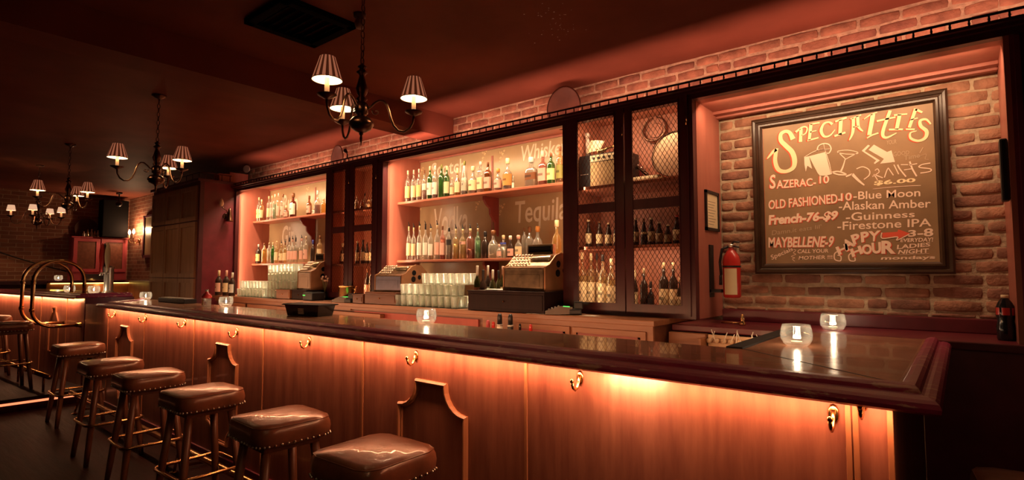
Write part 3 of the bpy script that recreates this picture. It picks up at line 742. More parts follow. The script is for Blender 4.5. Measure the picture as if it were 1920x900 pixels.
# ================================================================== STOOLS
def make_stool():
    t = thing('bar_stool', 'bar stool', 'stool')
    H = 0.735
    def ring(w, z, ch):
        a = w/2; c = ch
        return [(-a+c, -a, z), (a-c, -a, z), (a-c*.3, -a+c*.3, z), (a, -a+c, z), (a, a-c, z), (a-c*.3, a-c*.3, z), (a-c, a, z), (-a+c, a, z), (-a+c*.3, a-c*.3, z), (-a, a-c, z), (-a, -a+c, z), (-a+c*.3, -a+c*.3, z)]
    def subd(r, k=3):
        o = []
        for i in range(len(r)):
            a, b = Vector(r[i]), Vector(r[(i+1) % len(r)])
            m = k*3 if i % 3 == 0 else 1
            for q in range(m): o.append(a.lerp(b, q/m))
        return o
    levels = [(.345, .632, .05), (.352, .636, .05), (.366, .655, .055), (.372, .680, .06), (.366, .702, .06), (.356, .716, .06), (.342, .722, .055), (.29, .729, .05), (.20, .734, .04), (.10, .736, .02)]
    rings = [subd(ring(w_, z, c)) for w_, z, c in levels]; n = len(rings[0]); vs = []
    for j, rg in enumerate(rings):
        for p in rg:
            dip = 0.004*math.cos(p.x*8)*(1 if j > 5 else 0) - 0.003*(1 if j > 6 else 0)
            vs.append((p.x, p.y, p.z+dip+random.uniform(-.0008, .0008)))
    fs = [[j*n+k, j*n+(k+1) % n, (j+1)*n+(k+1) % n, (j+1)*n+k] for j in range(len(rings)-1) for k in range(n)]
    fs += [[(len(rings)-1)*n+k for k in range(n)], list(range(n))[::-1]]
    MB().add(vs, fs, 0, True).build('seat', M['leather'], t)
    pr = subd(ring(.354, .7185, .06))
    s_ = t.children[0]
    MB().tube([(p.x, p.y, p.z) for p in pr], .0028, 6, closed=True).build('piping', M['leather'], s_)
    nb = MB()
    tr = subd(ring(.364, .642, .05)); L = 0
    for i in range(len(tr)):
        a, b = tr[i], tr[(i+1) % len(tr)]; k = max(1, round((b-a).length/.021))
        for q in range(k):
            p = a.lerp(b, q/k); nb.sphere((p.x, p.y, p.z), .0058, 6)
    nbo = nb.build('nailhead_trim', M['nail'], s_); nbo['kind'] = 'stuff'
    MB().box(-.135, .135, -.135, .135, .600, .633, .006).build('seat_frame', M['legwood'], t)
    for sx in (-1, 1):
        for sy in (-1, 1):
            top, bot = Vector((sx*.115, sy*.115, .60)), Vector((sx*.175, sy*.175, 0))
            mid1, mid2 = top.lerp(bot, .55), top.lerp(bot, .6)
            MB().tube([bot, top.lerp(bot, .8), mid1, top], [.0155, .019, .0205, .021], 8, smooth=True, phase=PI/8).build('leg', M['legwood'], t)
    rg = ring(.365, .285, .045)
    MB().tube(rg, .0095, 10, closed=True).build('foot_ring', M['brass'], t)
    return t
st0 = make_stool()
STOOLS = [(-1.775, 1.34, 2, 'oxblood leather bar stool, the large nearest one with creases in its seat'),
          (-2.54, 1.37, -3, 'oxblood leather bar stool, second nearest, highlight across seat and a vertical side seam'),
          (-3.458, 1.385, 1, 'oxblood leather bar stool, third from the front, before the second arched moulding'),
          (-4.323, 1.385, -2, 'oxblood leather bar stool, fourth from the front of the row'),
          (-5.141, 1.385, 0, 'oxblood leather bar stool, fifth from the front of the row'),
          (-6.558, 1.50, 0, 'oxblood leather bar stool, sixth from the front, last before the platform step'),
          (-0.855, 1.285, 0, 'bar stool cut off by the bottom edge, only its seat back showing'),
          (0.19, 2.42, 6, 'dark bar stool in shadow beyond the bar corner at lower right'),
          (-8.05, 1.22, 3, 'bar stool on the raised platform at the left edge, nearer one'),
          (-9.35, 1.25, -4, 'bar stool on the raised platform at far left, mostly hidden behind another')]
for i, (x, y, rz, lab) in enumerate(STOOLS):
    s_ = st0 if i == 0 else copy_tree(st0)
    s_.location = (x, y, 0.14 if x < -7.5 else 0); s_.rotation_euler = (0, 0, math.radians(rz)); s_['label'] = lab; s_['group'] = 'leather bar stools along the bar'

# ================================================================== CHANDELIERS
M['shade'] = plain('shade_fabric', (0.10, 0.04, 0.035), 0.8, trans=0.0, emis=(1, .22, .08), es=0.03)  # emission of the shade materials puts in bulb light on and through them
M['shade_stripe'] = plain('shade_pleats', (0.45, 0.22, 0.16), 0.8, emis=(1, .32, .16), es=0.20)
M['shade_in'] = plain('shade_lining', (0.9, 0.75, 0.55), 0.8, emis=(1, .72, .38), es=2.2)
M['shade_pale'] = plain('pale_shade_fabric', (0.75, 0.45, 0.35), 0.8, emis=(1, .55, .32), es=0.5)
def make_chandelier(angs, chain_top, power, pale=False, s=1.0, chain=True):
    t = thing('chandelier', 'chandelier', 'chandelier')
    # z = 0 is the hub ring; everything hangs about it
    MB().lathe([(.006, .215), (.012, .205), (.024, .195), (.012, .185), (.018, .175), (.030, .165), (.018, .155), (.014, .145), (.022, .11), (.032, .075), (.026, .05), (.016, .035), (.030, .02), (.020, .008), (.028, -.002), (.034, -.01), (.034, -.055), (.028, -.06), (.022, -.066), (.020, -.072)], n=18).build('column', M['bronze'], t)
    MB().lathe([(.018, -.070), (.045, -.080), (.062, -.102), (.064, -.118), (.050, -.140), (.025, -.155), (.010, -.16), (.012, -.166), (.006, -.175), (.008, -.190), (.004, -.21), (.001, -.23)], n=20).build('ball', M['bronze'], t)
    if chain:
        z = .205; k = 0
        while z < chain_top-.01:
            c_ = []
            for q in range(10):
                a = 2*PI*q/10; dx = .010*math.cos(a); dz = .021*math.sin(a)
                c_.append((dx, 0, z+.021+dz) if k % 2 else (0, dx, z+.021+dz))
            MB().tube(c_, .0028, 6, closed=True).build('chain_link', M['bronze'], t); z += .036; k += 1
        MB().lathe([(.055, chain_top), (.055, chain_top-.008), (.02, chain_top-.03), (.004, chain_top-.036)], n=16).build('ceiling_rose', M['bronze'], t)
    for a in angs:
        a = math.radians(a); ca, sa = math.cos(a), math.sin(a)
        prof = [(.03, -.030), (.05, -.016), (.07, .004), (.092, .018), (.112, .016), (.130, -.002), (.142, -.035), (.152, -.075), (.168, -.115), (.192, -.142), (.222, -.148), (.252, -.128), (.268, -.095), (.272, -.060)]
        am = MB().tube([(r*ca, r*sa, z) for r, z in prof], [.0065]*14, 8).build('arm', M['brown_metal'], t)
        sc_ = [(.045+.022*(1-q*.09)*math.cos(q*.75+2.5), -.045+.018*(1-q*.09)*math.sin(q*.75+2.5)) for q in range(9)]
        MB().tube([((r+.03)*ca, (r+.03)*sa, z) for r, z in sc_], .0032, 6).build('scroll', M['brown_metal'], am)
        cx, cy = .272*ca, .272*sa
        MB().lathe([(.006, -.062), (.016, -.056), (.044, -.042), (.047, -.036), (.040, -.040), (.015, -.045), (.012, -.036)], (cx, cy, 0), 18).build('drip_pan', M['bronze'], am)
        MB().lathe([(.0115, -.040), (.0115, .045), (.004, .047)], (cx, cy, 0), 12).build('candle_sleeve', M['sleeve'], am)
        MB().lathe([(.006, .045), (.013, .058), (.015, .070), (.010, .088), (.002, .100)], (cx, cy, 0), 10).build('bulb', M['bulb'], am)
        if pale:
            MB().lathe([(.050, .030), (.036, .105)], (cx, cy, 0), 20, caps=False).build('lamp_shade', M['shade_pale'], am)
        else:
            n = 56; vs = []; fs = []; mi = []
            for k in range(n):
                q = 2*PI*k/n; rr = 1+.02*math.cos(q*28)
                for r, z in ((.071, .034), (.036, .148)): vs.append((cx+r*rr*math.cos(q), cy+r*rr*math.sin(q), z))
            for k in range(n):
                vs2 = (2*k, 2*((k+1) % n), 2*((k+1) % n)+1, 2*k+1)
                fs.append(vs2)
            mb = MB()
            for k, f in enumerate(fs):
                mb.v = [tuple(v) for v in vs]; mb.f.append(list(f)); mb.mi.append(1 if k % 4 < 2 else 0); mb.sm.append(False)
            sh = mb.build('lamp_shade', [M['shade'], M['shade_stripe']], t)
            MB().lathe([(.0695, .0345), (.0345, .147)], (cx, cy, 0), 28, caps=False).build('lining', M['shade_in'], sh)
            MB().lathe([(.0345, .1475), (.012, .1475), (.012, .1485), (.0355, .1485)], (cx, cy, 0), 28, caps=False).build('top_baffle_ring', M['bronze'], sh)  # ring widened into an added baffle, keeping bulb light off the ceiling
            MB().tube([(cx+.0715*math.cos(2*PI*k/28), cy+.0715*math.sin(2*PI*k/28), .034) for k in range(28)], .0022, 6, closed=True).build('rim', M['bronze'], sh)
        plight('candle_bulb_light', t, (cx, cy, .050), power, (1.0, .55, .25), .012)
    return t
ZH = 2.298
CH_LABEL = [(-2.43, 1.72, (-72, 46, 167), 'three-armed bronze chandelier hanging nearest, big pleated shades at upper centre'),
            (-5.23, 1.67, (-97, 23, 143), 'three-armed bronze chandelier, second from front, over the fourth stool'),
            (-8.03, 1.67, (-92, 28, 150), 'three-armed bronze chandelier, third from front, before the far brick wall')]
for x, y, an, lab in CH_LABEL:
    c_ = make_chandelier(an, ZC-ZH, 4.0 if x > -3 else 2.0 if x > -7 else 11.0)
    c_.location = (x, y, ZH); c_['label'] = lab; c_['group'] = 'bronze chandeliers in a row'
for x, y, an, pw in ((-0.75, 0.15, (-20, 100, 220), 13), (0.60, -1.0, (10, 130, 250), 22), (-11.4, 0.1, (20, 140, 260), 110)):  # unseen chandeliers, added as fill for the bar and the far room
    c_ = make_chandelier(an, ZC-ZH, pw)
    c_.location = (x, y, ZH); c_['label'] = 'added three-armed bronze fill chandelier above the customer side, outside the picture'; c_['group'] = 'added fill chandeliers above the customer side'
c_ = make_chandelier((-100, -20, 60, 140), ZC-2.28, 6, pale=True)
c_.location = (-9.95, 1.74, 2.22); c_['label'] = 'small far chandelier with pale pink shades at the left edge'
for ch in list(c_.children):
    if ch.name.startswith('ceiling_rose'): bpy.data.objects.remove(ch)
MB().lathe([(.05, 0), (.05, -.01), (.01, -.03)], (-9.95, 1.74, ZC), 14).build('ceiling_rose', M['bronze'], c_)
MB().tube([(-9.95, 1.74, 2.22+.62), (-9.95, 1.74, ZC-.02)], .004, 6).build('stem', M['bronze'], c_)

# ================================================================== CANDLES
def make_votive():
    t = thing('votive_candle', 'candle', 'candle')
    MB().lathe([(.038, .0), (.050, .010), (.060, .030), (.062, .050), (.058, .075), (.053, .090), (.050, .090), (.054, .074), (.058, .050), (.056, .032), (.046, .014), (.001, .010)], n=36, caps=False, rib=.022, ribn=9).build('glass_cup', M['votive'], t)
    MB().lathe([(.001, .011), (.022, .011), (.022, .019), (.019, .018), (.001, .018)], n=16).build('wax', M['candle_wax'], t)
    MB().lathe([(.001, .030), (.0045, .037), (.0055, .045), (.003, .056), (.001, .062)], n=10).build('flame', M['flame'], t)
    plight('candle_light', t, (0, 0, .060), 0.6, (1.0, .74, .48), .01)
    return t
v0 = make_votive()
VOT = [((806, 606), 1.0915, 'lit glass votive candle alone on the middle of the bar'),
       ((1494, 648), 1.0915, 'lit glass votive candle, largest, on the bar return before the chalkboard'),
       ((1562, 611), None, 'lit glass votive candle standing on the ledge below the chalkboard'),
       ((273, 562), 1.0915, 'lit glass votive candle at the far left end of the long bar'),
       ((435, 574), 1.0915, 'lit glass votive candle beside the small red-topped flask on the bar')]
for i, (p, z, lab) in enumerate(VOT):
    v_ = v0 if i == 0 else copy_tree(v0)
    if z is None: q = U(p[0], p[1], y=3.42); v_.location = (q.x, 3.42, 1.0905)
    else: q = U(p[0], p[1], z=z); v_.location = (q.x, min(q.y, 2.3) if q.x < -1 else q.y, z)
    v_['label'] = lab; v_['group'] = 'glass votive candles'
for (x, y, z, lab) in ((-8.75, 1.88, 1.155, 'lit glass votive candle on the raised bar, left of its twin behind the loops'),
                       (-8.12, 1.98, 1.155, 'lit glass votive candle on the raised bar, just behind the near brass loop'),
                       (-12.3, 2.48, 1.27, 'lit glass votive candle on the far ledge by the brick wall')):
    v_ = copy_tree(v0); v_.location = (x, y, z); v_['label'] = lab; v_['group'] = 'glass votive candles'

# ================================================================== BOTTLES
KIND = {
 'liquor': [(.93, 0), (1, .015), (1, .60), (.93, .65), (.70, .70), (.38, .745), (.33, .78), (.31, .92)],
 'tall':   [(.93, 0), (1, .01), (1, .66), (.90, .71), (.55, .75), (.36, .78), (.33, .93)],
 'round':  [(.85, 0), (1, .03), (1, .38), (.96, .46), (.75, .56), (.42, .63), (.30, .68), (.30, .84)],
 'wine':   [(.93, 0), (1, .01), (1, .56), (.92, .63), (.60, .70), (.38, .75), (.35, .93)],
 'beer':   [(.93, 0), (1, .02), (1, .48), (.94, .55), (.66, .66), (.44, .78), (.38, .94)],
 'cone':   [(.90, 0), (1, .02), (.97, .30), (.80, .50), (.50, .72), (.34, .85), (.32, .93)],
 'flask':  [(.90, 0), (1, .02), (1, .50), (.95, .58), (.60, .66), (.34, .69), (.32, .84)],
}
_mats = {}
def gmat(col, body=.3):
    k = ('g',)+tuple(col)+(body,)
    if k not in _mats: _mats[k] = glassy('tinted_glass', tuple(min(1, c*1.1) for c in col), col, body, .06)
    return _mats[k]
def pmat(col, rough=.6, metal=0.0):
    k = ('p',)+tuple(col)+(rough, metal)
    if k not in _mats: _mats[k] = plain('painted', col, rough, metal)
    return _mats[k]
CL = (0.93, 0.93, 0.88); GR = (0.18, 0.42, 0.12); DK = (0.035, 0.02, 0.015); BRN = (0.20, 0.07, 0.02); OLV = (0.22, 0.22, 0.05)
AMBL = (0.62, 0.26, 0.06); REDL = (0.42, 0.10, 0.05); PAL = (0.80, 0.66, 0.40); YEL = (0.85, 0.62, 0.26); WHT = (0.85, 0.78, 0.66); CRM = (0.80, 0.62, 0.36); BLK = (0.02, 0.015, 0.015)
PNK = (0.75, 0.42, 0.32); BLU = (0.05, 0.07, 0.35); GLD = (0.6, 0.38, 0.12); RED = (0.5, 0.05, 0.04); SIL = (0.7, 0.66, 0.6); SAGE = (0.45, 0.62, 0.42)
def make_bottle(kind, R, h, glass, liq, lev, lab, cap, pour=False, sq=1.0, depthf=1.0, lt=None):
    t = thing('bottle', 'bottle', 'bottle')
    prof = [(r*R, z*h) for r, z in KIND[kind]]
    S4 = Matrix.Scale(depthf, 4, (0, 1, 0))
    top = prof[-1][1]
    opaque = glass in (DK, BLK)
    MB().lathe(prof, n=18 if sq == 1 else 24, sq=sq, M4=S4).build('glass_body', (pmat(glass, .12) if opaque else (M['bglass'] if glass == CL else gmat(glass))), t)
    if liq is not None:
        li = [(max(r-.0022, .001), max(z, .004)) for r, z in prof if z <= lev*h]
        rl_ = None
        for (r0, z0), (r1, z1) in zip(prof, prof[1:]):
            if z0 <= lev*h < z1: rl_ = r0+(r1-r0)*(lev*h-z0)/(z1-z0)
        if rl_: li.append((max(rl_-.0022, .001), lev*h))
        MB().lathe(li, n=16, sq=sq, M4=S4).build('liquid', gmat(liq, .62), t)
    if lab is not None:
        z0, z1 = lt if lt else (.14, .50)
        body = [r for r, z in KIND[kind] if z0 <= z <= z1]+[1.0]
        # label wraps the front two thirds of the body
        n = 18; vs = []; fs = []
        for k in range(n+1):
            a = -PI/2 - .35 + (k/n-.5)*PI*1.25
            ca, sa = math.cos(a), math.sin(a)
            rr = R*1.012+.0004
            if sq > 1: rr = rr/((abs(ca)**(2*sq)+abs(sa)**(2*sq))**(1/(2*sq)))
            for z in (z0*h, z1*h):
                f_ = 1.0 if kind not in ('cone',) else (.93 if z < .3*h else .80)
                vs.append((rr*f_*ca, rr*f_*sa*depthf-.0002, z))
        for k in range(n): fs.append([2*k, 2*k+2, 2*k+3, 2*k+1])
        MB().add(vs, fs, 0, True).build('label', pmat(lab), t)
        if R > .028:
            st = []; zz = (z0+z1)/2*h
            vs = []; fs = []
            for k in range(9):
                a = -PI/2-.35+(k/8-.5)*PI*.45; ca, sa = math.cos(a), math.sin(a); rr = R*1.02+.0008
                if sq > 1: rr = rr/((abs(ca)**(2*sq)+abs(sa)**(2*sq))**(1/(2*sq)))
                f_ = 1.0 if kind != 'cone' else .88
                for z in (zz-.008, zz+.010): vs.append((rr*f_*ca, rr*f_*sa*depthf-.0004, z))
            for k in range(8): fs.append([2*k, 2*k+2, 2*k+3, 2*k+1])
            MB().add(vs, fs, 0, True).build('label_band', pmat(tuple(c*.35 for c in lab)), t.children[-1])
    rt = prof[-1][0]
    if kind in ('round', 'flask'):
        MB().lathe([(rt*1.0, top*.97), (rt*1.45, top), (rt*1.5, h*.97), (rt*1.2, h)], n=14).build('stopper', pmat(cap, .4), t)
    elif kind == 'wine':
        MB().lathe([(rt*1.08, h*.74), (rt*1.08, h*.985), (rt*.9, h)], n=14).build('foil_capsule', pmat(cap, .45), t)
    elif kind == 'beer':
        MB().lathe([(rt*1.0, top*.985), (rt*1.3, top), (rt*1.25, h*.985), (rt*.9, h)], n=14).build('crown_cap', pmat(cap, .35), t)
    else:
        MB().lathe([(rt*1.08, h*.88), (rt*1.1, h*.985), (rt*.95, h)], n=14).build('cap', pmat(cap, .4), t)
    if pour:
        MB().lathe([(.008, h), (.010, h+.012), (.006, h+.016)], n=10).tube([(0, 0, h+.012), (-.004, 0, h+.028), (-.012, 0, h+.045)], [.005, .004, .003], 8).build('pourer', pmat(BLK, .3), t)
    return t
def row(prefix, where, zs, Y, items, group):
    """items: (px, top_py, width_px, kind, glass, liquid, level, label, cap, desc, extra)"""
    for i, it in enumerate(items):
        px, tp, wp, kind, glass, liq, lev, lab, cap, desc = it[:10]
        ex = it[10] if len(it) > 10 else {}
        y = Y + ex.get('dy', 0)
        p = U(px, tp, y=y)
        h = p.z - zs - (0.045 if ex.get('pour') else 0)
        R = wp/2*depth(p)/FPX
        t = make_bottle(kind, R, h, glass, liq, lev, lab, cap, ex.get('pour', False), ex.get('sq', 1.0), ex.get('df', 1.0), ex.get('lt'))
        t.location = (p.x, y, zs+.0006)
        t['label'] = f"{desc}, {ORD[i]} from left, {where}"
        t['group'] = group
P_ = {'pour': True}
SQ = {'sq': 3.0, 'df': .8}
# upper shelf, wide bay
row('b', 'wide bay upper shelf', 2.084, 3.50, [
 (753, 321, 10, 'liquor', CL, REDL, .25, YEL, CRM, 'whisky bottle with yellow label'),
 (765, 320, 10.5, 'liquor', CL, REDL, .22, YEL, CRM, 'whisky bottle with yellow label'),
 (776, 319, 10.5, 'liquor', CL, REDL, .25, CRM, PNK, 'whisky bottle with cream label'),
 (786, 317, 10, 'liquor', CL, REDL, .25, YEL, PNK, 'slim whisky bottle with yellow label'),
 (796, 319, 8.5, 'liquor', CL, REDL, .35, WHT, BRN, 'clear bottle with small white label', {'lt': (.34, .55)}),
 (806.5, 312, 11.5, 'liquor', GR, OLV, .3, WHT, CRM, 'green bottle with white label'),
 (816, 311, 11.5, 'liquor', CL, REDL, .22, WHT, WHT, 'bottle with white cap and white label'),
 (828, 309, 13, 'liquor', GR, GR, .6, None, OLV, 'tall green glass bottle without label'),
 (838, 312, 11.5, 'liquor', GR, OLV, .25, CRM, CRM, 'green shouldered bottle with cream label'),
 (848, 333, 9, 'liquor', CL, AMBL, .3, CRM, CRM, 'small bottle with cream label'),
 (858, 315, 11.5, 'round', YEL, AMBL, .35, CRM, CRM, 'bulbous gold bottle with dark stopper'),
 (871, 302, 13.5, 'cone', CL, BRN, .18, WHT, OLV, 'cone shaped bottle with white label and dark neck'),
 (887, 312, 17, 'round', CL, BRN, .45, CRM, CRM, 'round decanter of brown whisky'),
 (901, 303, 12.5, 'tall', CL, AMBL, .4, CRM, SIL, 'square shouldered bottle with tall cream label', SQ),
 (915, 304, 14, 'liquor', AMBL, BRN, .6, PNK, BRN, 'amber glass bottle with pink label', SQ),
 (934, 316, 16, 'round', CL, REDL, .35, PNK, AMBL, 'squat round bottle of red spirit'),
 (952, 297, 19, 'round', CL, BRN, .45, AMBL, CRM, 'wide decanter with ornate stopper'),
 (962, 330, 5, 'tall', CL, None, 0, WHT, WHT, 'narrow bottle with white label strip'),
 (996, 295, 23, 'flask', CL, WHT, .6, BRN, SIL, 'squat glass bottle with dark oval label', {'lt': (.25, .48), 'sq': 3, 'df': .6}),
 (1018, 283, 18, 'flask', PNK, PNK, .55, PNK, PNK, 'pinkish square decanter', {'sq': 3, 'df': .7}),
 (1033, 287, 16, 'liquor', GR, GR, .5, YEL, BRN, 'green whisky bottle with yellow label', {'dy': -.02}),
 (1050, 275, 15, 'tall', CRM, BRN, .4, OLV, BRN, 'tall bottle with dark oval emblem beside the post'),
], 'spirit bottles on the wide bay upper shelf')
# lower shelf, wide bay
row('b', 'wide bay lower shelf', 1.522, 3.50, [
 (750, 423, 8.5, 'liquor', PNK, None, 0, None, CRM, 'slim clear bottle with pale cap'),
 (758, 418, 8.5, 'liquor', PNK, None, 0, None, PNK, 'tall clear bottle with round cap', {'dy': .04}),
 (767, 416, 9, 'liquor', CL, None, 0, CRM, CRM, 'clear vodka bottle with cream neck', P_),
 (776, 418, 9, 'liquor', CL, None, 0, CRM, CRM, 'clear vodka bottle with cream label', P_),
 (787, 415, 10, 'liquor', CL, None, 0, WHT, CRM, 'clear vodka bottle with white print', P_),
 (798, 414, 10, 'liquor', CL, None, 0, WHT, BLK, 'clear vodka bottle with black collar', P_),
 (808, 419, 10, 'liquor', CL, PAL, .5, WHT, CRM, 'clear vodka bottle with two dark spots', P_),
 (820, 413, 10, 'liquor', CL, None, 0, PNK, CRM, 'tall clear bottle with red print', P_),
 (830, 424, 10.5, 'liquor', PNK, PNK, .6, PNK, BRN, 'peach coloured bottle with brown cap'),
 (842, 427, 10.5, 'tall', SIL, SIL, .6, BLK, BLK, 'clear bottle with dark blue label', {'lt': (.45, .62)}),
 (855, 420, 12, 'liquor', PAL, PAL, .5, None, CRM, 'pale yellow vodka bottle with pourer', P_),
 (868, 420, 13, 'liquor', PAL, PAL, .6, PNK, CRM, 'frosted bottle with pinkish band', {'pour': True, 'lt': (.48, .58)}),
 (882, 419, 15, 'liquor', PNK, (.35, .05, .12), .32, None, CRM, 'broad frosted bottle with purple liquid in its foot', P_),
 (896, 418, 11.5, 'liquor', SAGE, SAGE, .6, None, CRM, 'pale green glass bottle with pourer', P_),
 (910, 434, 13.5, 'flask', DK, None, 0, None, BLK, 'near black square bottle with two white marks', SQ),
 (925, 432, 20, 'round', CL, WHT, .5, None, BRN, 'large clear decanter with dark stopper'),
 (936, 458, 9, 'flask', CL, None, 0, PNK, PNK, 'small flask with peach oval label', {'dy': -.04}),
 (944, 441, 12, 'flask', CL, WHT, .5, BLU, CRM, 'tequila bottle with fat cream cork and blue mark', {'lt': (.6, .68)}),
 (957, 442, 14, 'round', DK, None, 0, PNK, WHT, 'round black bottle with peach oval label', {'lt': (.1, .42), 'df': .6}),
 (972, 441, 15, 'flask', CL, PAL, .5, CRM, PNK, 'clear flat tequila bottle with arch shaped label', {'df': .6}),
 (983, 427, 10, 'tall', CL, None, 0, None, BRN, 'slim clear bottle with dark cork', {'dy': .05}),
 (993, 425, 15, 'flask', CL, None, 0, None, BRN, 'clear square tequila bottle with black stopper', {'dy': .05}),
 (1008, 424, 20, 'round', CL, None, 0, None, AMBL, 'clear round decanter behind the cash register', {'dy': .05}),
 (1044, 413, 19, 'round', YEL, None, 0, None, CRM, 'large faceted decanter behind the cash register'),
], 'spirit bottles on the wide bay lower shelf')
# left bay
row('b', 'left bay upper shelf', 2.084, 3.55, [
 (486, 370, 8.5, 'liquor', CL, AMBL, .5, YEL, CRM, 'whisky bottle with yellow label standing apart'),
 (491, 374, 8.5, 'liquor', CRM, AMBL, .3, CRM, CRM, 'whisky bottle with cream label', {'dy': -.04}),
 (504.5, 368, 7, 'tall', CL, None, 0, CRM, CRM, 'slim clear bottle with pale cap'),
 (510.5, 367, 7, 'tall', CL, None, 0, PNK, CRM, 'slim clear bottle with pink label'),
 (516, 364, 8, 'tall', CL, SAGE, .6, None, WHT, 'bright clear bottle with white cap'),
 (522.5, 362, 7, 'tall', WHT, None, 0, PNK, WHT, 'bright bottle with red dotted label'),
 (531, 364, 9, 'tall', CL, None, 0, PNK, BRN, 'clear bottle with dark cap'),
 (537, 386, 9, 'flask', PNK, REDL, .4, PNK, CRM, 'small squat bottle of pink spirit'),
 (550, 362, 13, 'flask', REDL, REDL, .5, WHT, BRN, 'square amber bottle with white label', {'sq': 3, 'df': .7, 'lt': (.12, .56)}),
 (580, 367, 9, 'flask', AMBL, REDL, .5, PNK, BRN, 'amber bottle with gold cork', SQ),
 (590, 386, 9, 'round', PNK, None, 0, WHT, CRM, 'small bottle with white heart label'),
 (596, 357, 11, 'round', CL, REDL, .4, None, SIL, 'round bottle with tall neck'),
 (607, 372, 9, 'liquor', YEL, None, 0, None, CRM, 'gold bottle half hidden by the post'),
], 'spirit bottles on the left bay upper shelf')
row('b', 'left bay lower shelf', 1.522, 3.55, [
 (485, 458, 9, 'liquor', DK, None, 0, YEL, WHT, 'dark bottle with yellow triangular label'),
 (496, 456, 10, 'tall', YEL, PAL, .6, None, BRN, 'pale bottle with dark cork'),
 (505, 455, 7, 'tall', CL, PAL, .6, None, CRM, 'slim clear bottle'),
 (512, 455, 8, 'tall', GR, GR, .5, None, CRM, 'slim green bottle'),
 (519, 452, 8, 'liquor', PAL, None, 0, PAL, CRM, 'frosted bottle with pale cap'),
 (528, 450, 9, 'liquor', PAL, PNK, .3, CRM, CRM, 'frosted bottle with pinkish foot', P_),
 (535, 448, 8, 'liquor', PAL, None, 0, CRM, BRN, 'pale bottle with black pourer', P_),
 (543, 441, 8, 'liquor', CL, None, 0, PNK, BLK, 'clear bottle with pink print and pourer', P_),
 (549, 442, 8, 'liquor', CL, None, 0, PNK, PNK, 'clear bottle with pink cap', P_),
 (555, 441, 8, 'liquor', CL, None, 0, PNK, BLK, 'clear bottle with dark cap', P_),
 (566, 440, 8, 'liquor', CL, None, 0, PNK, PNK, 'tall clear bottle with black pourer', P_),
 (574, 443, 9, 'liquor', WHT, None, 0, PNK, CRM, 'tall white frosted bottle'),
 (587, 450, 8, 'flask', DK, None, 0, None, BLU, 'squat dark bottle with blue cap'),
 (600, 442, 10, 'liquor', CRM, None, 0, CRM, BRN, 'cream bottle behind the cash register'),
], 'spirit bottles on the left bay lower shelf')
# wire cabinets
row('b', 'left wire door middle shelf', 1.583, 3.44, [
 (1103.5, 412, 12, 'beer', DK, None, 0, CRM, CRM, 'dark beer bottle with cream label'),
 (1124, 415, 13, 'beer', DK, None, 0, CRM, BRN, 'dark beer bottle with oval label'),
 (1141, 418, 13.5, 'beer', DK, None, 0, CRM, CRM, 'fat dark beer bottle with tall label'),
 (1154, 414, 8, 'beer', DK, None, 0, CRM, CRM, 'dark beer bottle cut by the door frame'),
], 'beer bottles behind the wire doors')
row('b', 'right wire door middle shelf', 1.583, 3.44, [
 (1192, 409, 12, 'beer', DK, None, 0, CRM, CRM, 'dark beer bottle with white neck label'),
 (1207, 410, 13, 'cone', DK, None, 0, CRM, BRN, 'sloping dark beer bottle'),
 (1221, 408, 13.5, 'beer', DK, None, 0, CRM, CRM, 'dark beer bottle with banded label'),
 (1236, 416, 14, 'beer', DK, None, 0, CRM, CRM, 'dark beer bottle with foil neck'),
 (1252, 421, 14, 'beer', DK, None, 0, CRM, CRM, 'short stubby beer bottle'),
 (1269, 403, 15, 'beer', DK, None, 0, CRM, RED, 'tall dark beer bottle'),
], 'beer bottles behind the wire doors')
row('b', 'left wire door bottom shelf', 1.124, 3.42, [
 (1091, 473, 19, 'liquor', CRM, PAL, .6, CRM, CRM, 'big cream spirit bottle'),
 (1108, 475, 16, 'tall', CRM, PAL, .6, CRM, CRM, 'tall cream spirit bottle', {'dy': .05}),
 (1119, 475, 12, 'liquor', CRM, None, 0, CRM, BLK, 'cream bottle with black netted cap', {'dy': .1}),
 (1130, 477, 18, 'liquor', CRM, PAL, .6, CRM, BLK, 'rounded cream bottle with black cap'),
 (1146, 485, 18, 'liquor', CRM, PAL, .6, CRM, CRM, 'cream bottle with sloping shoulders'),
 (1156, 487, 7, 'liquor', CRM, None, 0, CRM, AMBL, 'cream bottle cut by the door frame', {'dy': .07}),
], 'large bottles in the wire cabinet')
row('b', 'right wire door bottom shelf', 1.124, 3.42, [
 (1191, 506, 9, 'wine', DK, None, 0, CRM, CRM, 'dark wine bottle'),
 (1207, 503, 14, 'liquor', DK, None, 0, None, CRM, 'dark ribbed bottle without label'),
 (1220, 528, 11, 'flask', BLK, None, 0, BLK, BLK, 'short black box shaped bottle', SQ),
 (1244, 492, 18, 'liquor', DK, None, 0, CRM, CRM, 'large dark bottle with cream label'),
 (1262, 492, 16, 'liquor', DK, None, 0, CRM, CRM, 'large dark bottle with pale cap'),
 (1274, 520, 9, 'liquor', DK, None, 0, CRM, CRM, 'large dark bottle cut by the frame'),
], 'large bottles in the wire cabinet')
row('b', 'slim cabinet upper shelf', 2.051, 3.44, [
 (669, 367, 7, 'liquor', CL, None, 0, CRM, CRM, 'clear bottle with cream label'),
 (679, 375, 8, 'cone', AMBL, None, 0, CRM, CRM, 'cone shaped amber bottle'),
 (684, 363, 6, 'liquor', CL, None, 0, None, BLK, 'bottle with dark cap', {'dy': .06}),
 (692, 375, 11, 'flask', CRM, None, 0, CRM, CRM, 'square cream carton shaped bottle', SQ),
 (698, 363, 6, 'liquor', CL, None, 0, None, BLK, 'bottle with black cap', {'dy': .06}),
], 'bottles in the slim wire cabinet')
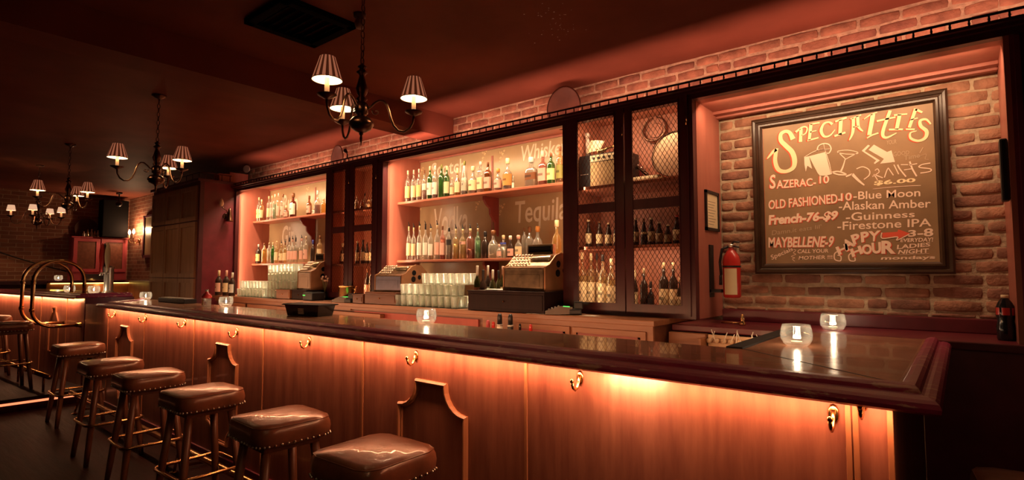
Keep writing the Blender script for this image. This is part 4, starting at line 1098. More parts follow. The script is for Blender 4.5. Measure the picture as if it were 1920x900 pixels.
row('b', 'slim cabinet middle shelf', 1.494, 3.44, [
 (643, 456, 10, 'flask', BRN, None, 0, CRM, CRM, 'small brown jar shaped bottle', {}),
 (671, 452, 8.5, 'beer', DK, None, 0, CRM, CRM, 'dark beer bottle with cream label'),
 (681, 450, 8.5, 'beer', DK, None, 0, CRM, BLK, 'dark beer bottle with black neck'),
 (688.5, 454, 8, 'beer', DK, None, 0, CRM, BRN, 'dark beer bottle with pale label'),
 (697, 453, 9, 'beer', DK, None, 0, CRM, CRM, 'dark beer bottle at the right edge'),
], 'bottles in the slim wire cabinet')
row('b', 'slim cabinet bottom', 1.124, 3.40, [
 (689, 504, 11, 'liquor', DK, None, 0, PNK, BRN, 'dark bottle with pinkish label'),
 (697, 500, 9, 'tall', CL, None, 0, CRM, CRM, 'tall pale bottle'),
], 'bottles in the slim wire cabinet')
# wine bottles on the counter
row('b', 'wine row beside the brass register', 1.1236, 3.10, [
 (895, 498, 13, 'wine', (.10, .12, .03), None, 0, (.45, .16, .08), WHT, 'wine bottle with rust label'),
 (906, 506, 14, 'wine', DK, None, 0, WHT, BLK, 'black wine bottle with white label'),
 (915, 498, 12, 'wine', DK, None, 0, WHT, WHT, 'dark wine bottle with white capsule', {'dy': .14}),
 (924, 506, 13, 'wine', (.18, .18, .05), None, 0, WHT, WHT, 'green wine bottle with long white capsule', {'dy': .13}),
 (935, 507, 12, 'wine', OLV, None, 0, CRM, BLK, 'olive wine bottle with black capsule', {'dy': .27}),
 (943, 499, 12, 'wine', OLV, None, 0, CRM, PNK, 'olive wine bottle with pinkish capsule', {'dy': .29}),
 (952, 507, 12, 'wine', (.30, .28, .08), None, 0, CRM, WHT, 'pale green wine bottle with white capsule', {'dy': .27}),
 (963, 507, 12, 'wine', (.30, .28, .08), None, 0, CRM, WHT, 'pale wine bottle beside the cash register', {'dy': .27}),
], 'wine bottles on the back counter')
row('b', 'left end of back counter', 1.1236, 3.035, [
 (411, 507, 12, 'wine', DK, None, 0, PNK, CRM, 'dark wine bottle with pinkish label'),
 (425, 507, 12, 'wine', DK, None, 0, CRM, PNK, 'dark wine bottle with cream label'),
 (436, 511, 11, 'wine', DK, None, 0, SIL, WHT, 'dark wine bottle with silver side'),
], 'wine bottles on the back counter')

# ================================================================== TUMBLERS
def make_tumbler():
    t = thing('tumbler', 'tumbler', 'glass')
    MB().lathe([(.026, 0), (.029, .003), (.0352, .086), (.0368, .089), (.0362, .091), (.0345, .090), (.0275, .012), (.001, .010)], n=16, caps=False, rib=.01, ribn=8).build('glass_wall', M['glass'], t)
    MB().lathe([(.001, .001), (.0265, .001), (.0275, .011), (.001, .011)], n=16).build('thick_base', M['rim'], t)
    MB().tube([(.0358*math.cos(2*PI*k/16), .0358*math.sin(2*PI*k/16), .0895) for k in range(16)], .0011, 4, closed=True).build('rim', M['rim'], t)
    return t
tm0 = make_tumbler(); first = True
def tier(x0, n, y0, m, z, lab, grp, inv=True):
    global first
    for i in range(n):
        for j in range(m):
            t = tm0 if first else copy_tree(tm0); first = False
            t.location = (x0+i*.0755+random.uniform(-.0008, .0008), y0+j*.0765, z); t.rotation_euler = (0, 0, random.random()*3)
            t['label'] = f'clear tumbler, {ORD[i]} from left in the front row, {lab}' if j == 0 else f'clear tumbler in the rear rows, {lab}'
            t['group'] = grp
A_ = U(748, 573, y=3.07).x
tier(A_, 10, 3.07, 3, 1.1236, 'bottom tier, wide bay', 'tumblers, bottom tier, wide bay')
tier(A_+.03, 9, 3.10, 2, 1.2152, 'middle tier, wide bay', 'tumblers, middle tier, wide bay')
tier(U(800, 530, y=3.12).x, 7, 3.11, 2, 1.3068, 'top tier, wide bay', 'tumblers, top tier, wide bay')
B_ = U(450, 553, y=3.08).x
tier(B_, 9, 3.08, 3, 1.1236, 'low stack bottom, left bay', 'tumblers, low stack, left bay')
tier(B_+.02, 8, 3.10, 2, 1.2152, 'low stack top, left bay', 'tumblers, low stack upper tier, left bay')
C_ = -5.99
for k in range(4): tier(C_, 3, 3.08, 2, 1.1236+k*.0916, f'{ORD[k]} tier of four-high stack', 'tumblers, four-high stack, left bay')
D_ = -5.765
for k in range(3): tier(D_, 4, 3.09, 2, 1.2246+k*.0916, f'{ORD[k]} tier of tallest stack', 'tumblers, tallest stack, left bay')
# bar mats under the glasses
mt = MB().box(A_-.05, A_+.74, 3.02, 3.27, 1.1231, 1.1236).build('glass_mat', M['blackmat']); tag(mt, 'thin dark mat under the wide bay tumblers', 'mat')
mt = MB().box(B_-.05, -5.80, 3.02, 3.28, 1.1231, 1.1236).build('glass_mat', M['blackmat']); tag(mt, 'thin dark mat under the left bay tumblers', 'mat')

# ================================================================== CASH REGISTERS
def register(x, y, z, w_, h, d, lab, front, rz=0, marquee=True):
    t = thing('cash_register', lab, 'cash register')
    prof = [(0, 0), (0, h*.62), (d*.12, h*.68), (d*.34, h*.93), (d*.50, h*1.0), (d*.70, h*.98), (d*.92, h*.72), (d, h*.5), (d, 0)]
    MB().prism(prof, lambda p: (-w_/2+.012, p[0], p[1]), lambda p: (w_/2-.012, p[0], p[1])).build('body', M['reg_metal'], t)
    for sx in (-1, 1):
        x0 = sx*w_/2 - (.012 if sx > 0 else 0)
        s_ = MB().prism([(a-.004 if a == 0 else a, b+.006 if b > 0 else b) for a, b in prof], lambda p: (x0, p[0], p[1]), lambda p: (x0+.012, p[0], p[1])).build('side_casting', M['reg_side'], t)
        for (yy, zz, r) in ((d*.42, h*.72, .024), (d*.62, h*.55, .020), (d*.40, h*.48, .026)):
            MB().lathe([(r, 0), (r, .002)], n=14, M4=Matrix.Translation((x0+(.012 if sx > 0 else -.002), yy, zz)) @ Matrix.Rotation(PI/2, 4, 'Y')).build('boss', M['blackgloss'], s_)
    MB().box(-w_/2+.02, w_/2-.02, -.006, 0, .015, h*.58, .003).build('front_plate', front, t)
    MB().box(-w_/2+.05, w_/2-.05, -.009, -.006, .03, h*.45, .002).build('drawer_panel', front, t)
    # keys stand on the sloping deck
    k0 = None
    nrm = Vector((0, -(h*.25), d*.22)).normalized()
    rotk = Vector((0, 0, 1)).rotation_difference(nrm).to_matrix().to_4x4()
    for c in range(6):
        for r in range(4):
            if k0 is None:
                k0 = MB().lathe([(.003, 0), (.003, .012), (.0085, .013), (.0095, .016), (.0085, .019), (.001, .0195)], n=10).build('key', M['key'], t); k = k0
            else: k = k0.copy(); C.objects.link(k); k.parent = t
            f_ = .10+.24*r/3
            k.matrix_local = Matrix.Translation((-w_*.40+c*w_*.075, d*(.12+.22*r/3), h*(.68+.25*r/3))) @ rotk
    MB().lathe([(h*.16, -w_*.22), (h*.17, -w_*.2), (h*.17, w_*.2), (h*.16, w_*.22)], n=18, M4=Matrix.Translation((w_*.22, d*.33, h*.80)) @ Matrix.Rotation(PI/2, 4, 'Y')).build('drum', M['reg_bright'], t)
    if marquee:
        mq = MB().box(-w_*.28, w_*.32, d*.50, d*.62, h*.98, h*1.28, .006).build('marquee', M['reg_bright'], t)
        MB().box(-w_*.24, w_*.28, d*.49, d*.50, h*1.06, h*1.22).build('display_window', M['blackgloss'], mq)
    t.location = (x, y, z); t.rotation_euler = (0, 0, math.radians(rz))
    return t
M['reg_metal'] = plain('register_metal', (0.30, 0.17, 0.10), 0.3, 0.8, var=.4, vscale=25)
M['reg_side'] = plain('register_side', (0.42, 0.20, 0.10), 0.4, 0.3, var=.2)
M['reg_bright'] = plain('register_brass', (0.62, 0.46, 0.28), 0.22, 0.9, var=.3, vscale=40)
M['reg_dusty'] = plain('dusty_plate', (0.22, 0.15, 0.09), 0.35, 0.4, var=.5, vscale=12)
M['reg_blue'] = plain('bluish_plate', (0.30, 0.30, 0.42), 0.3, 0.3, var=.2)
M['key'] = plain('ivory_key', (0.75, 0.60, 0.45), 0.4)
M['old_paper'] = plain('old_paper', (0.55, 0.42, 0.34), 0.7, var=.1)
register(-2.42, 3.10, 1.272, .40, .265, .34, 'antique brass cash register on the black drawer box, beside the large wire cabinet', M['reg_dusty'], -3)
register(-3.955, 3.11, 1.232, .37, .235, .32, 'antique cash register with bluish front plate at the wide bay left end', M['reg_blue'], 2, False)
register(-5.36, 3.12, 1.2246, .28, .30, .32, 'antique cash register with a paper sheet on its front, left bay', M['old_paper'], -2)
def wbox(x0, x1, y0, y1, z0, z1, mat, lab, name='wooden_drawer_box'):
    t = thing(name, lab, 'box', ((x0+x1)/2, y0, z0))
    MB().box(x0, x1, y0, y1, z0, z1-.008, .003).build('case', mat, t)
    MB().box(x0-.006, x1+.006, y0-.006, y1, z1-.008, z1, .002).build('top_board', mat, t)
    MB().box(x0+.015, x1-.015, y0-.005, y0, z0+.02, z1-.025, .002).build('drawer_front', mat, t)
    MB().sphere(((x0+x1)/2, y0-.010, (z0+z1)/2), .007, 8).build('knob', M['brass'], t)
    return t
wbox(-2.90, -2.19, 3.03, 3.46, 1.1236, 1.271, M['blackwood'], 'black-topped dark drawer box under the brass cash register')
wbox(-4.20, -3.76, 3.04, 3.45, 1.1236, 1.231, M['counter_dark'], 'brown wooden drawer box under the bluish cash register')
wbox(-5.795, -5.515, 3.045, 3.26, 1.1236, 1.224, M['counter'], 'orange wooden drawer box under the tallest stack of tumblers')
wbox(-5.50, -5.22, 3.06, 3.44, 1.1236, 1.224, M['blackwood'], 'black drawer box under the papered cash register')
wbox(-4.37, -4.215, 3.03, 3.235, 1.1236, 1.205, M['counter_dark'], 'small brown wooden box before the slim cabinet right post')
pp = thing('paper_stack', 'loose papers lying on the black-topped drawer box', 'papers', (-2.7, 3.2, 1.272))
for k, (dx, rz) in enumerate(((0, 8), (.05, -12), (-.04, 3))):
    MB().box(-.10, .10, -.07, .07, 0, .002, M4=Matrix.Translation((-2.755+dx*.5, 3.16, 1.272+k*.0022)) @ Matrix.Rotation(math.radians(rz), 4, 'Z')).build('paper_sheet', M['white'], pp)
def card_terminal(x, y, z, rz, lab):
    t = thing('card_terminal', lab, 'card reader')
    MB().prism([(0, 0), (.17, 0), (.18, .045), (.10, .052), (0, .022)], lambda p: (-.042, p[0], p[1]), lambda p: (.042, p[0], p[1])).build('case', M['black2'], t)
    Mx = Matrix.Translation((0, .14, .0505)) @ Matrix.Rotation(-.05, 4, 'X')
    MB().box(-.030, .030, -.022, .022, 0, .0015, M4=Mx).build('screen', M['green'], t)
    for r in range(4):
        for c in range(3):
            MB().box(-.026+c*.019, -.012+c*.019, .018+r*.021, .030+r*.021, .024+.30*(.018+r*.021)-.002, .031+.30*(.018+r*.021), .001).build('button', M['grey'], t)
    MB().box(-.05, .05, .16, .24, 0, .035, .008).box(-.03, .03, .19, .25, .035, .085, .008).build('cradle', M['black'], t)
    t.location = (x, y, z); t.rotation_euler = (0, 0, math.radians(rz)); return t
M['black2'] = plain('grey_brown_plastic', (0.13, 0.085, 0.06), 0.4)
M['grey'] = plain('grey_rubber', (0.2, 0.16, 0.14), 0.6)
ct = card_terminal(-2.17, 2.985+.03, 1.1262, -58, 'card terminal with lit green screen on a paper by the large wire cabinet')
card_terminal(-4.66, 2.985+.05, 1.1236, -78, 'card terminal with lit green screen before the slim cabinet')
pr = MB().box(-.09, .09, -.05, .05, 0, .0015, M4=Matrix.Translation((-2.235, 3.055, 1.1236)) @ Matrix.Rotation(.15, 4, 'Z')).build('paper_sheet', M['white']); tag(pr, 'crumpled white paper under the card terminal at the counter edge', 'paper')
pr = MB().box(-.06, .06, -.03, .03, 0, .0015, M4=Matrix.Translation((-1.88, 3.10, 1.1236)) @ Matrix.Rotation(-.1, 4, 'Z')).build('paper_sheet', M['white']); tag(pr, 'small white paper slip below the left wire door', 'paper')
# printer on the counter, left bay
t = thing('receipt_printer', 'black receipt printer with green light right of the papered register box', 'printer', (-5.11, 3.08, 1.1236))
MB().box(-5.20, -5.03, 3.01, 3.16, 1.1236, 1.205, .012).build('case', M['black'], t)
MB().box(-5.18, -5.06, 3.03, 3.13, 1.205, 1.216, .004).build('lid', M['blackgloss'], t)
MB().box(-5.19, -5.15, 3.006, 3.01, 1.17, 1.18).build('indicator_light', M['green'], t)
# brass ice bucket
t = thing('ice_bucket', 'brass ice bucket with rim and handles before the slim cabinet', 'bucket', (-4.66, 3.17, 1.1236))
bx = -4.66
MB().lathe([(.075, 1.124), (.095, 1.135), (.10, 1.15), (.078, 1.165), (.080, 1.17), (.082, 1.26), (.090, 1.272), (.088, 1.276), (.078, 1.268), (.076, 1.18), (.001, 1.176)], (bx, 3.17, 0), 26, caps=False).build('bowl', M['brass'], t)
for sx in (-1, 1):
    MB().tube([(bx+sx*.08, 3.17, 1.25), (bx+sx*.115, 3.17, 1.245), (bx+sx*.118, 3.17, 1.205), (bx+sx*.095, 3.17, 1.195)], .005, 8).build('handle', M['brass'], t)
# flowers in the left bay
t = thing('flower_vase', 'small plant with pale blooms beside the papered cash register', 'plant', (-5.11, 3.205, 1.1236))
fx, fy = -5.11, 3.205
MB().lathe([(.022, 1.1236), (.028, 1.15), (.020, 1.19), (.024, 1.20)], (fx, fy, 0), 12).build('vase', M['blackgloss'], t)
stm = pmat((.16, .14, .05)); 
for k in range(7):
    a = k*.9; dx, dy = math.cos(a)*.045, math.sin(a)*.02
    s_ = MB().tube([(fx, fy, 1.19), (fx+dx*.5, fy+dy*.5, 1.26), (fx+dx, fy+dy, 1.31+.02*(k % 3))], .0022, 5).build('stem', stm, t)
    MB().sphere((fx+dx, fy+dy, 1.32+.02*(k % 3)), .012, 8).build('bloom', pmat((.55, .30, .2)), s_)

# ================================================================== ON THE BAR
q = U(603, 590, z=1.0915)
t = thing('condiment_box', 'black bar caddy box with open lid tray standing on the bar', 'box')
bx_ = [(-.16, .0), (.16, .0), (.165, .085), (-.165, .085)]
MB().prism([(-.15, -.07), (.15, -.07), (.15, .07), (-.15, .07)], lambda p: (p[0], p[1], 0), lambda p: (p[0]*1.12, p[1]*1.15, .075)).build('body', M['blackgloss'], t)
MB().box(-.185, .185, -.095, .095, .076, .084, .003).build('lid', M['black'], t)
MB().box(-.179, -.172, -.088, .088, .084, .088).build('lid_rim', M['grey'], t)
st_ = MB()
for k in range(4): st_.box(-.035, .02, -.0790+k*.0012, -.0775+k*.0012, .048-k*.011, .054-k*.011)
st_.build('label_lines', M['white'], t)
t.location = (q.x, 2.20, 1.0915); t.rotation_euler = (0, 0, math.radians(12))
q = U(387, 574, z=1.0915)
t = thing('sauce_bottle', 'small clear flask with red top, labelled, on the bar near the left candle', 'bottle', (q.x, min(q.y, 2.25), 1.0915))
x_, y_ = q.x, min(q.y, 2.25)
MB().box(x_-.045, x_+.045, y_-.025, y_+.025, 1.0915, 1.165, .006).build('glass_body', M['bglass'], t)
MB().lathe([(.043, 1.165), (.045, 1.18), (.036, 1.20), (.016, 1.215), (.014, 1.228)], (x_, y_, 0), 16).build('red_collar', M['ext_red'], t)
MB().lathe([(.014, 1.226), (.016, 1.24), (.008, 1.246)], (x_, y_, 0), 12).tube([(x_, y_, 1.24), (x_+.03, y_, 1.245)], .005, 6).build('spout', M['silver'], t)
MB().box(x_-.040, x_-.006, y_-.0268, y_-.0255, 1.10, 1.155).build('label', M['cream'], t)
# service tray left on bar end
q = U(345, 568, z=1.0915)
t = thing('garnish_tray', 'long black garnish tray at the far end of the bar', 'tray', (-6.35, 2.26, 1.0915))
MB().box(-6.75, -6.05, 2.22, 2.34, 1.0915, 1.135, .006).build('tray_body', M['black'], t)
for k in range(4): MB().box(-6.72+k*.165, -6.58+k*.165, 2.235, 2.325, 1.135, 1.142, .003).build('compartment_lid', M['silver'], t)

# shakers on the lower work shelf
def shaker(px, tp, col, cap, lab, w_=11, base=.9156, Y=2.88):
    p = U(px, tp, y=Y); h = p.z-base; R = w_/2*depth(p)/FPX
    t = thing('shaker', lab, 'shaker', (p.x, Y, base))
    MB().lathe([(R, base), (R, base+h*.6), (R*.9, base+h*.62)], (p.x, Y, 0), 14).build('body', col, t)
    MB().lathe([(R*1.08, base+h*.60), (R*1.08, base+h*.66)], (p.x, Y, 0), 14).build('collar', M['silver'], t)
    MB().lathe([(R*.85, base+h*.66), (R*.8, base+h*.92), (R*.5, base+h)], (p.x, Y, 0), 14).build('lid', cap, t)
shaker(937, 588, M['white'], M['black'], 'white bodied shaker with black top behind the bar')
shaker(957, 589, M['black'], M['black'], 'black and silver shaker behind the bar, right of the white one')
shaker(915, 600, M['glass'], M['pink'], 'small glass salt pot behind the bar', 9)
shaker(925, 603, M['glass'], M['ext_red'], 'small glass pot with red lid behind the bar', 8)
shaker(975, 607, M['black'], M['blackgloss'], 'small black pot behind the bar, right of the shakers', 6)
shaker(995, 608, M['bronze'], M['ext_red'], 'small reddish pot at the end of the row behind the bar', 8)

# glass rack in the service well
t = thing('glass_rack', 'lit egg-crate rack with straws in the service well by the bar mat', 'rack', (-1.0, 3.16, .93))
rk = MB()
M['rack'] = plain('rack_plastic', (0.62, 0.40, 0.24), 0.45)
rk.box(-1.15, -.80, 3.20, 3.225, .90, 1.045)
rk.build('rack_back', M['rack'], t)
rr = MB()
for i in range(9):
    for j in range(3):
        x_ = -1.135+i*.04; z_ = .925+j*.045
        rr.tube([(x_, 3.205, z_), (x_, 3.165, z_)], .014, 8)
rr.build('wells', M['rack'], t)['kind'] = 'stuff'
for k in range(9):
    x_ = -1.13+k*.036; dx = random.uniform(-.04, .04)
    MB().tube([(x_, 3.17, 1.0), (x_+dx, 3.15, 1.055+random.uniform(0, .03))], .0022, 6).build('straw', M['white'], t)
plight('rack_lamp', t, (.1, -.12, .09), .35, (1, .6, .3), .03)
MB().box(-1.39, -.79, 3.06, 3.236, .88, .90).build('shelf', M['counter'], t)
MB().box(-1.385, -1.16, 3.19, 3.23, .90, 1.048, .003).box(-1.17, -1.155, 3.10, 3.19, .90, 1.03, .003).build('side_board', M['counter'], t)
t = thing('brass_bell', 'tiny brass counter bell with side lever on the niche ledge corner', 'bell', (-1.12, 3.45, 1.09))
bq = U(1392, 600, y=3.42)
MB().lathe([(.018, 0), (.020, .012), (.012, .022), (.010, .03), (.014, .038), (.007, .048), (.010, .058), (.003, .066)], (bq.x, 3.42, 1.0905), 14).build('bell', M['brass'], t)
MB().tube([(bq.x-.02, 3.42, 1.10), (bq.x-.08, 3.43, 1.103), (bq.x-.13, 3.44, 1.10)], .006, 8).build('handle', M['brass'], t)

# ================================================================== NICHE
# chalkboard
ybrd = 3.725
bl, br_, tr_, tl_ = (-1.0, 1.40), (-0.03, 1.40), (-0.03, 2.381), (-1.0, 2.381)
bt = thing('chalkboard', 'large framed chalkboard menu headed SPECIALTIES on the brick wall', 'chalkboard', (-.52, 3.72, 1.40))
fw = .058
fm = MB()
O_ = [(-1.02, 1.395), (-.025, 1.395), (-.025, 2.385), (-1.02, 2.385)]
def inset(d): return [(-1.02+d, 1.395+d), (-.025-d, 1.395+d), (-.025-d, 2.385-d), (-1.02+d, 2.385-d)]
lv = [(0, 3.728), (0, 3.700), (.010, 3.694), (.022, 3.697), (.026, 3.704), (.036, 3.702), (.042, 3.694), (.052, 3.694), (.058, 3.706), (.064, 3.712), (.064, 3.728)]
vs = []
for d, y in lv: vs += [(a, y, b) for a, b in inset(d)]
fs = [[i*4+k, i*4+(k+1) % 4, (i+1)*4+(k+1) % 4, (i+1)*4+k] for i in range(len(lv)-1) for k in range(4)]
fm.add(vs, fs).build('frame', M['boardframe'], bt)
MB().box(-.965, -.08, 3.714, 3.728, 1.45, 2.33).build('slate', M['board'], bt)
MB().box(-.96, -.954, 3.711, 3.714, 1.455, 2.325).build('slip', M['mould'], bt)
YL = 3.7135
def px2(cx, cy, s, ox, oy): return (ox+cx/s, oy+cy/s)
def strokes(name, data, mat, s, ox, oy, dxy=(0, 0), dy=0):
    mb = MB()
    for pts, w_ in data:
        P = []
        for (a, b) in pts:
            q = px2(a+dxy[0], b+dxy[1], s, ox, oy); P.append(P2(q[0], q[1], YL))
        # densify
        k = len(P); wpx = [w_]*k if not isinstance(w_, list) else w_
        scale = depth(U(1600, 350, y=YL))/FPX/s/1.12
        D = []; Wd = []
        for i in range(k-1):
            p0 = Vector(P[max(i-1, 0)]); p1 = Vector(P[i]); p2 = Vector(P[i+1]); p3 = Vector(P[min(i+2, k-1)])
            for q in range(5):
                t_ = q/5
                D.append(.5*((2*p1)+(-p0+p2)*t_+(2*p0-5*p1+4*p2-p3)*t_*t_+(-p0+3*p1-3*p2+p3)*t_**3) if k > 2 else p1.lerp(p2, t_))
                Wd.append((wpx[i]*(1-t_)+wpx[i+1]*t_)*scale)
        D.append(Vector(P[-1])); Wd.append(wpx[-1]*scale)
        mb.add(*flat([tuple(d) for d in D], Wd, YL-dy-.0008))
    return mb.build(name, mat, bt, fix=False)
S1 = (5.0526, 1400, 190)
TITLE = [
 ([(195, 545), (250, 480), (282, 455)], [12, 34, 44]), ([(285, 445), (270, 560), (300, 645), (370, 665), (440, 630), (455, 560), (430, 480), (370, 420), (325, 370), (325, 310), (370, 285), (410, 300), (440, 360)], [40, 44, 46, 40, 44, 52, 52, 50, 46, 40, 36, 40, 54]),
 ([(515, 262), (510, 385)], [34, 34]), ([(465, 292), (530, 245), (572, 250), (562, 300), (520, 325)], [26, 18, 14, 16, 10]),
 ([(610, 215), (592, 368)], [34, 30]), ([(605, 218), (692, 203)], [18, 16]), ([(600, 292), (662, 278)], [14, 10]), ([(575, 372), (682, 345)], [18, 16]),
 ([(812, 218), (780, 198), (730, 215), (706, 280), (735, 332), (788, 325), (838, 268)], [26, 18, 22, 32, 24, 18, 8]),
 ([(840, 192), (948, 155)], [20, 20]), ([(893, 175), (884, 318)], [36, 34]), ([(832, 330), (936, 295)], [22, 20]),
 ([(1012, 158), (1006, 290), (972, 370)], [30, 28, 8]), ([(985, 168), (1085, 128)], [14, 14]), ([(1052, 140), (1060, 240), (1104, 286)], [30, 26, 10]), ([(1008, 245), (1062, 236)], [10, 10]),
 ([(1112, 170), (1170, 130), (1238, 104)], [8, 14, 10]), ([(1198, 122), (1162, 320)], [40, 38]), ([(1140, 350), (1180, 325), (1248, 300)], [10, 18, 14]),
 ([(1360, 88), (1290, 290), (1320, 345), (1420, 300)], [30, 32, 24, 8]), ([(1233, 188), (1410, 150)], [20, 16]),
 ([(1395, 132), (1522, 120)], [18, 16]), ([(1450, 125), (1420, 268)], [34, 32]), ([(1348, 268), (1480, 266)], [18, 18]),
 ([(1602, 70), (1540, 250)], [30, 28]), ([(1600, 75), (1664, 106)], [26, 18]), ([(1552, 176), (1622, 158)], [12, 12]), ([(1508, 264), (1592, 266)], [16, 18]),
 ([(1744, 216), (1700, 172), (1645, 185), (1650, 235), (1705, 285), (1690, 348), (1625, 375), (1555, 350), (1552, 300), (1612, 280)], [12, 20, 26, 30, 32, 30, 24, 22, 16, 8]),
]
strokes('title_shadow', TITLE, M['chalkred'], *S1, dxy=(-13, 6))
strokes('title_lettering', TITLE, M['chalk'], *S1, dy=.001)
def poly_fill(name, polys, mat, s, ox, oy, dy=0.0):
    mb = MB()
    for poly in polys:
        P = [P2(*px2(a, b, s, ox, oy), YL) for a, b in poly]
        mb.prism(P, lambda p: (p[0], YL-dy, p[1]), lambda p: (p[0], YL-dy-.0008, p[1]))
    return mb.build(name, mat, bt, fix=False)
poly_fill('drawn_cup', [[(590, 520), (745, 480), (800, 690), (690, 705)], [(545, 530), (590, 520), (620, 640), (575, 610), (560, 665), (548, 600)]], M['chalk2'], *S1)
strokes('drawn_cup_lines', [([(545, 530), (640, 475), (720, 455), (750, 470)], 7), ([(745, 470), (785, 590), (805, 690)], 7), ([(668, 470), (680, 425), (730, 400), (780, 410), (800, 450), (780, 490), (750, 490)], 12), ([(690, 460), (790, 450)], 5), ([(730, 405), (745, 480)], 5), ([(600, 530), (650, 630), (700, 700), (800, 690)], 7)], M['chalk2'], *S1, dy=.001)
strokes('drawn_martini', [([(862, 472), (950, 462), (1046, 480), (1040, 498), (950, 500), (870, 488), (862, 472)], 7), ([(865, 480), (935, 545)], 8), ([(1046, 490), (938, 548)], 8), ([(935, 545), (912, 620), (892, 665)], [8, 14, 20]), ([(805, 672), (870, 664), (942, 692), (870, 694), (805, 672)], 14)], M['chalk2'], *S1)
poly_fill('drawn_arrow', [[(1155, 460), (1205, 410), (1330, 480), (1372, 465), (1405, 575), (1265, 590), (1300, 545)], [(1090, 470), (1150, 412), (1168, 420), (1118, 472), (1262, 560), (1215, 595), (1205, 585), (1228, 560)]], M['chalk2'], *S1)
strokes('drafts_lettering', [([(1040, 640), (1100, 620), (1160, 650), (1160, 700), (1110, 740)], 10), ([(1000, 690), (1060, 750), (1115, 795)], [30, 22, 12]), ([(940, 712), (1000, 690)], 18),
   ([(1190, 712), (1230, 690), (1255, 668), (1240, 640), (1215, 655)], 8), ([(1205, 690), (1240, 745)], 9), ([(1225, 700), (1290, 725)], 10),
   ([(1305, 722), (1330, 650), (1345, 630)], 9), ([(1345, 635), (1390, 700)], 9), ([(1395, 600), (1440, 690)], 9), ([(1430, 600), (1450, 640), (1510, 715)], 12), ([(1460, 600), (1530, 600)], 8), ([(1490, 650), (1560, 640)], 8),
   ([(1545, 570), (1570, 640), (1610, 710)], 14), ([(1540, 605), (1615, 590)], 9), ([(1740, 585), (1660, 600), (1635, 625), (1740, 640), (1735, 665), (1645, 680)], 10)], M['chalk2'], *S1)
def tl2(name, items, mat, s, ox, oy, bold=.02, dy=0):
    mb = MB()
    for body, q4 in items:
        q = [P2(*px2(a, b, s, ox, oy), YL) for a, b in q4]
        put_text(mb, body, q[0], q[1], q[2], q[3], YL-.0006-dy, 0, bold)
    return mb.build(name, mat, bt, fix=False)
S2 = (5.3333, 1420, 340)
tl2('price_lettering', [('$6.00', [(1205, 803), (1600, 770), (1600, 725), (1210, 752)])], M['chalk'], *S1, bold=.03)
strokes('price_underline', [([(1195, 832), (1400, 810), (1650, 797)], 5)], M['chalk2'], *S1)
tl2('faint_lettering', [('GOOD', [(1390, 525), (1540, 500), (1540, 465), (1390, 480)]), ('Time', [(1490, 560), (1640, 530), (1640, 490), (1490, 515)]), ('YOUR', [(1325, 410), (1420, 400), (1420, 360), (1325, 370)])], M['chalkdim'], *S1, bold=0)
strokes('faint_arrow', [([(1640, 490), (1672, 435)], 8), ([(1620, 530), (1700, 500), (1690, 545), (1725, 552)], 4)], M['chalkdim'], *S1)
for nm, it in (('sazerac_line', [('S', [(218, 830), (275, 826), (275, 690), (222, 700)]), ('AZERAC-', [(285, 828), (660, 800), (655, 725), (285, 748)]), ('10', [(690, 780), (782, 775), (782, 700), (690, 705)])]),):
    tl2(nm+'_shadow', [(b, [(x-8, y+5) for x, y in q]) for b, q in it], M['chalkred'], *S1, bold=.03)
    tl2(nm, it, M['chalk2'], *S1, bold=.02, dy=.001)
L2 = [('old_fashioned_line', [('OLD FASHIONED-', [(112, 282), (835, 215), (830, 120), (112, 190)]), ('10', [(835, 200), (945, 190), (945, 110), (835, 120)])], .02),
      ('french_line', [('French-76-$9', [(112, 452), (790, 395), (815, 290), (118, 335)])], .045),
      ('maybellene_line', [('MAYBELLENE-9', [(112, 665), (750, 660), (775, 545), (112, 560)])], .03)]
for nm, it, bo in L2:
    tl2(nm+'_shadow', [(b, [(x+8, y+5) for x, y in q]) for b, q in it], M['chalkred'], *S2, bold=bo+.01)
    tl2(nm, it, M['chalk2'], *S2, bold=bo, dy=.001)
tl2('beer_list', [('-Blue Moon', [(960, 185), (1630, 150), (1630, 72), (960, 105)]), ('-Alaskan Amber', [(815, 290), (1735, 262), (1735, 178), (815, 205)]),
                  ('-Guinness', [(885, 400), (1575, 358), (1575, 295), (885, 312)]), ('-Firestone IPA', [(800, 490), (1740, 450), (1740, 370), (800, 405)])], M['chalk2'], *S2, bold=.012)
tl2('fine_print', [("Damn.it eats lil'", [(145, 540), (640, 470), (640, 430), (150, 490)])], M['chalkdim'], *S2, bold=0)
tl2('call_your_mother', [('CALL YOUR', [(400, 720), (712, 712), (712, 675), (405, 682)]), ('MOTHER !!!', [(412, 785), (750, 775), (750, 738), (420, 748)])], M['chalk2'], *S2, bold=.01)
tl2('specials_script', [('Specials', [(150, 800), (365, 700), (345, 655), (130, 740)])], M['chalk2'], *S2, bold=.01)
strokes('squiggle', [([(365, 680), (385, 690), (360, 715), (385, 730), (340, 750), (375, 765), (350, 775), (375, 800)], 5)], M['chalk2'], *S2)
HH = [('H', [(815, 740), (925, 690), (890, 620), (780, 660)]), ('A', [(880, 700), (985, 640), (920, 570), (840, 590)]), ('P', [(965, 640), (1040, 600), (1010, 515), (930, 540)]), ('P', [(1040, 615), (1125, 590), (1110, 495), (1030, 510)]), ('Y', [(1130, 610), (1200, 590), (1235, 490), (1110, 500)]),
      ('H', [(950, 760), (1060, 720), (1030, 640), (925, 680)]), ('O', [(1060, 735), (1150, 725), (1140, 620), (1035, 640)]), ('U', [(1150, 725), (1240, 720), (1235, 605), (1140, 615)]), ('R', [(1240, 725), (1385, 725), (1370, 590), (1240, 595)])]
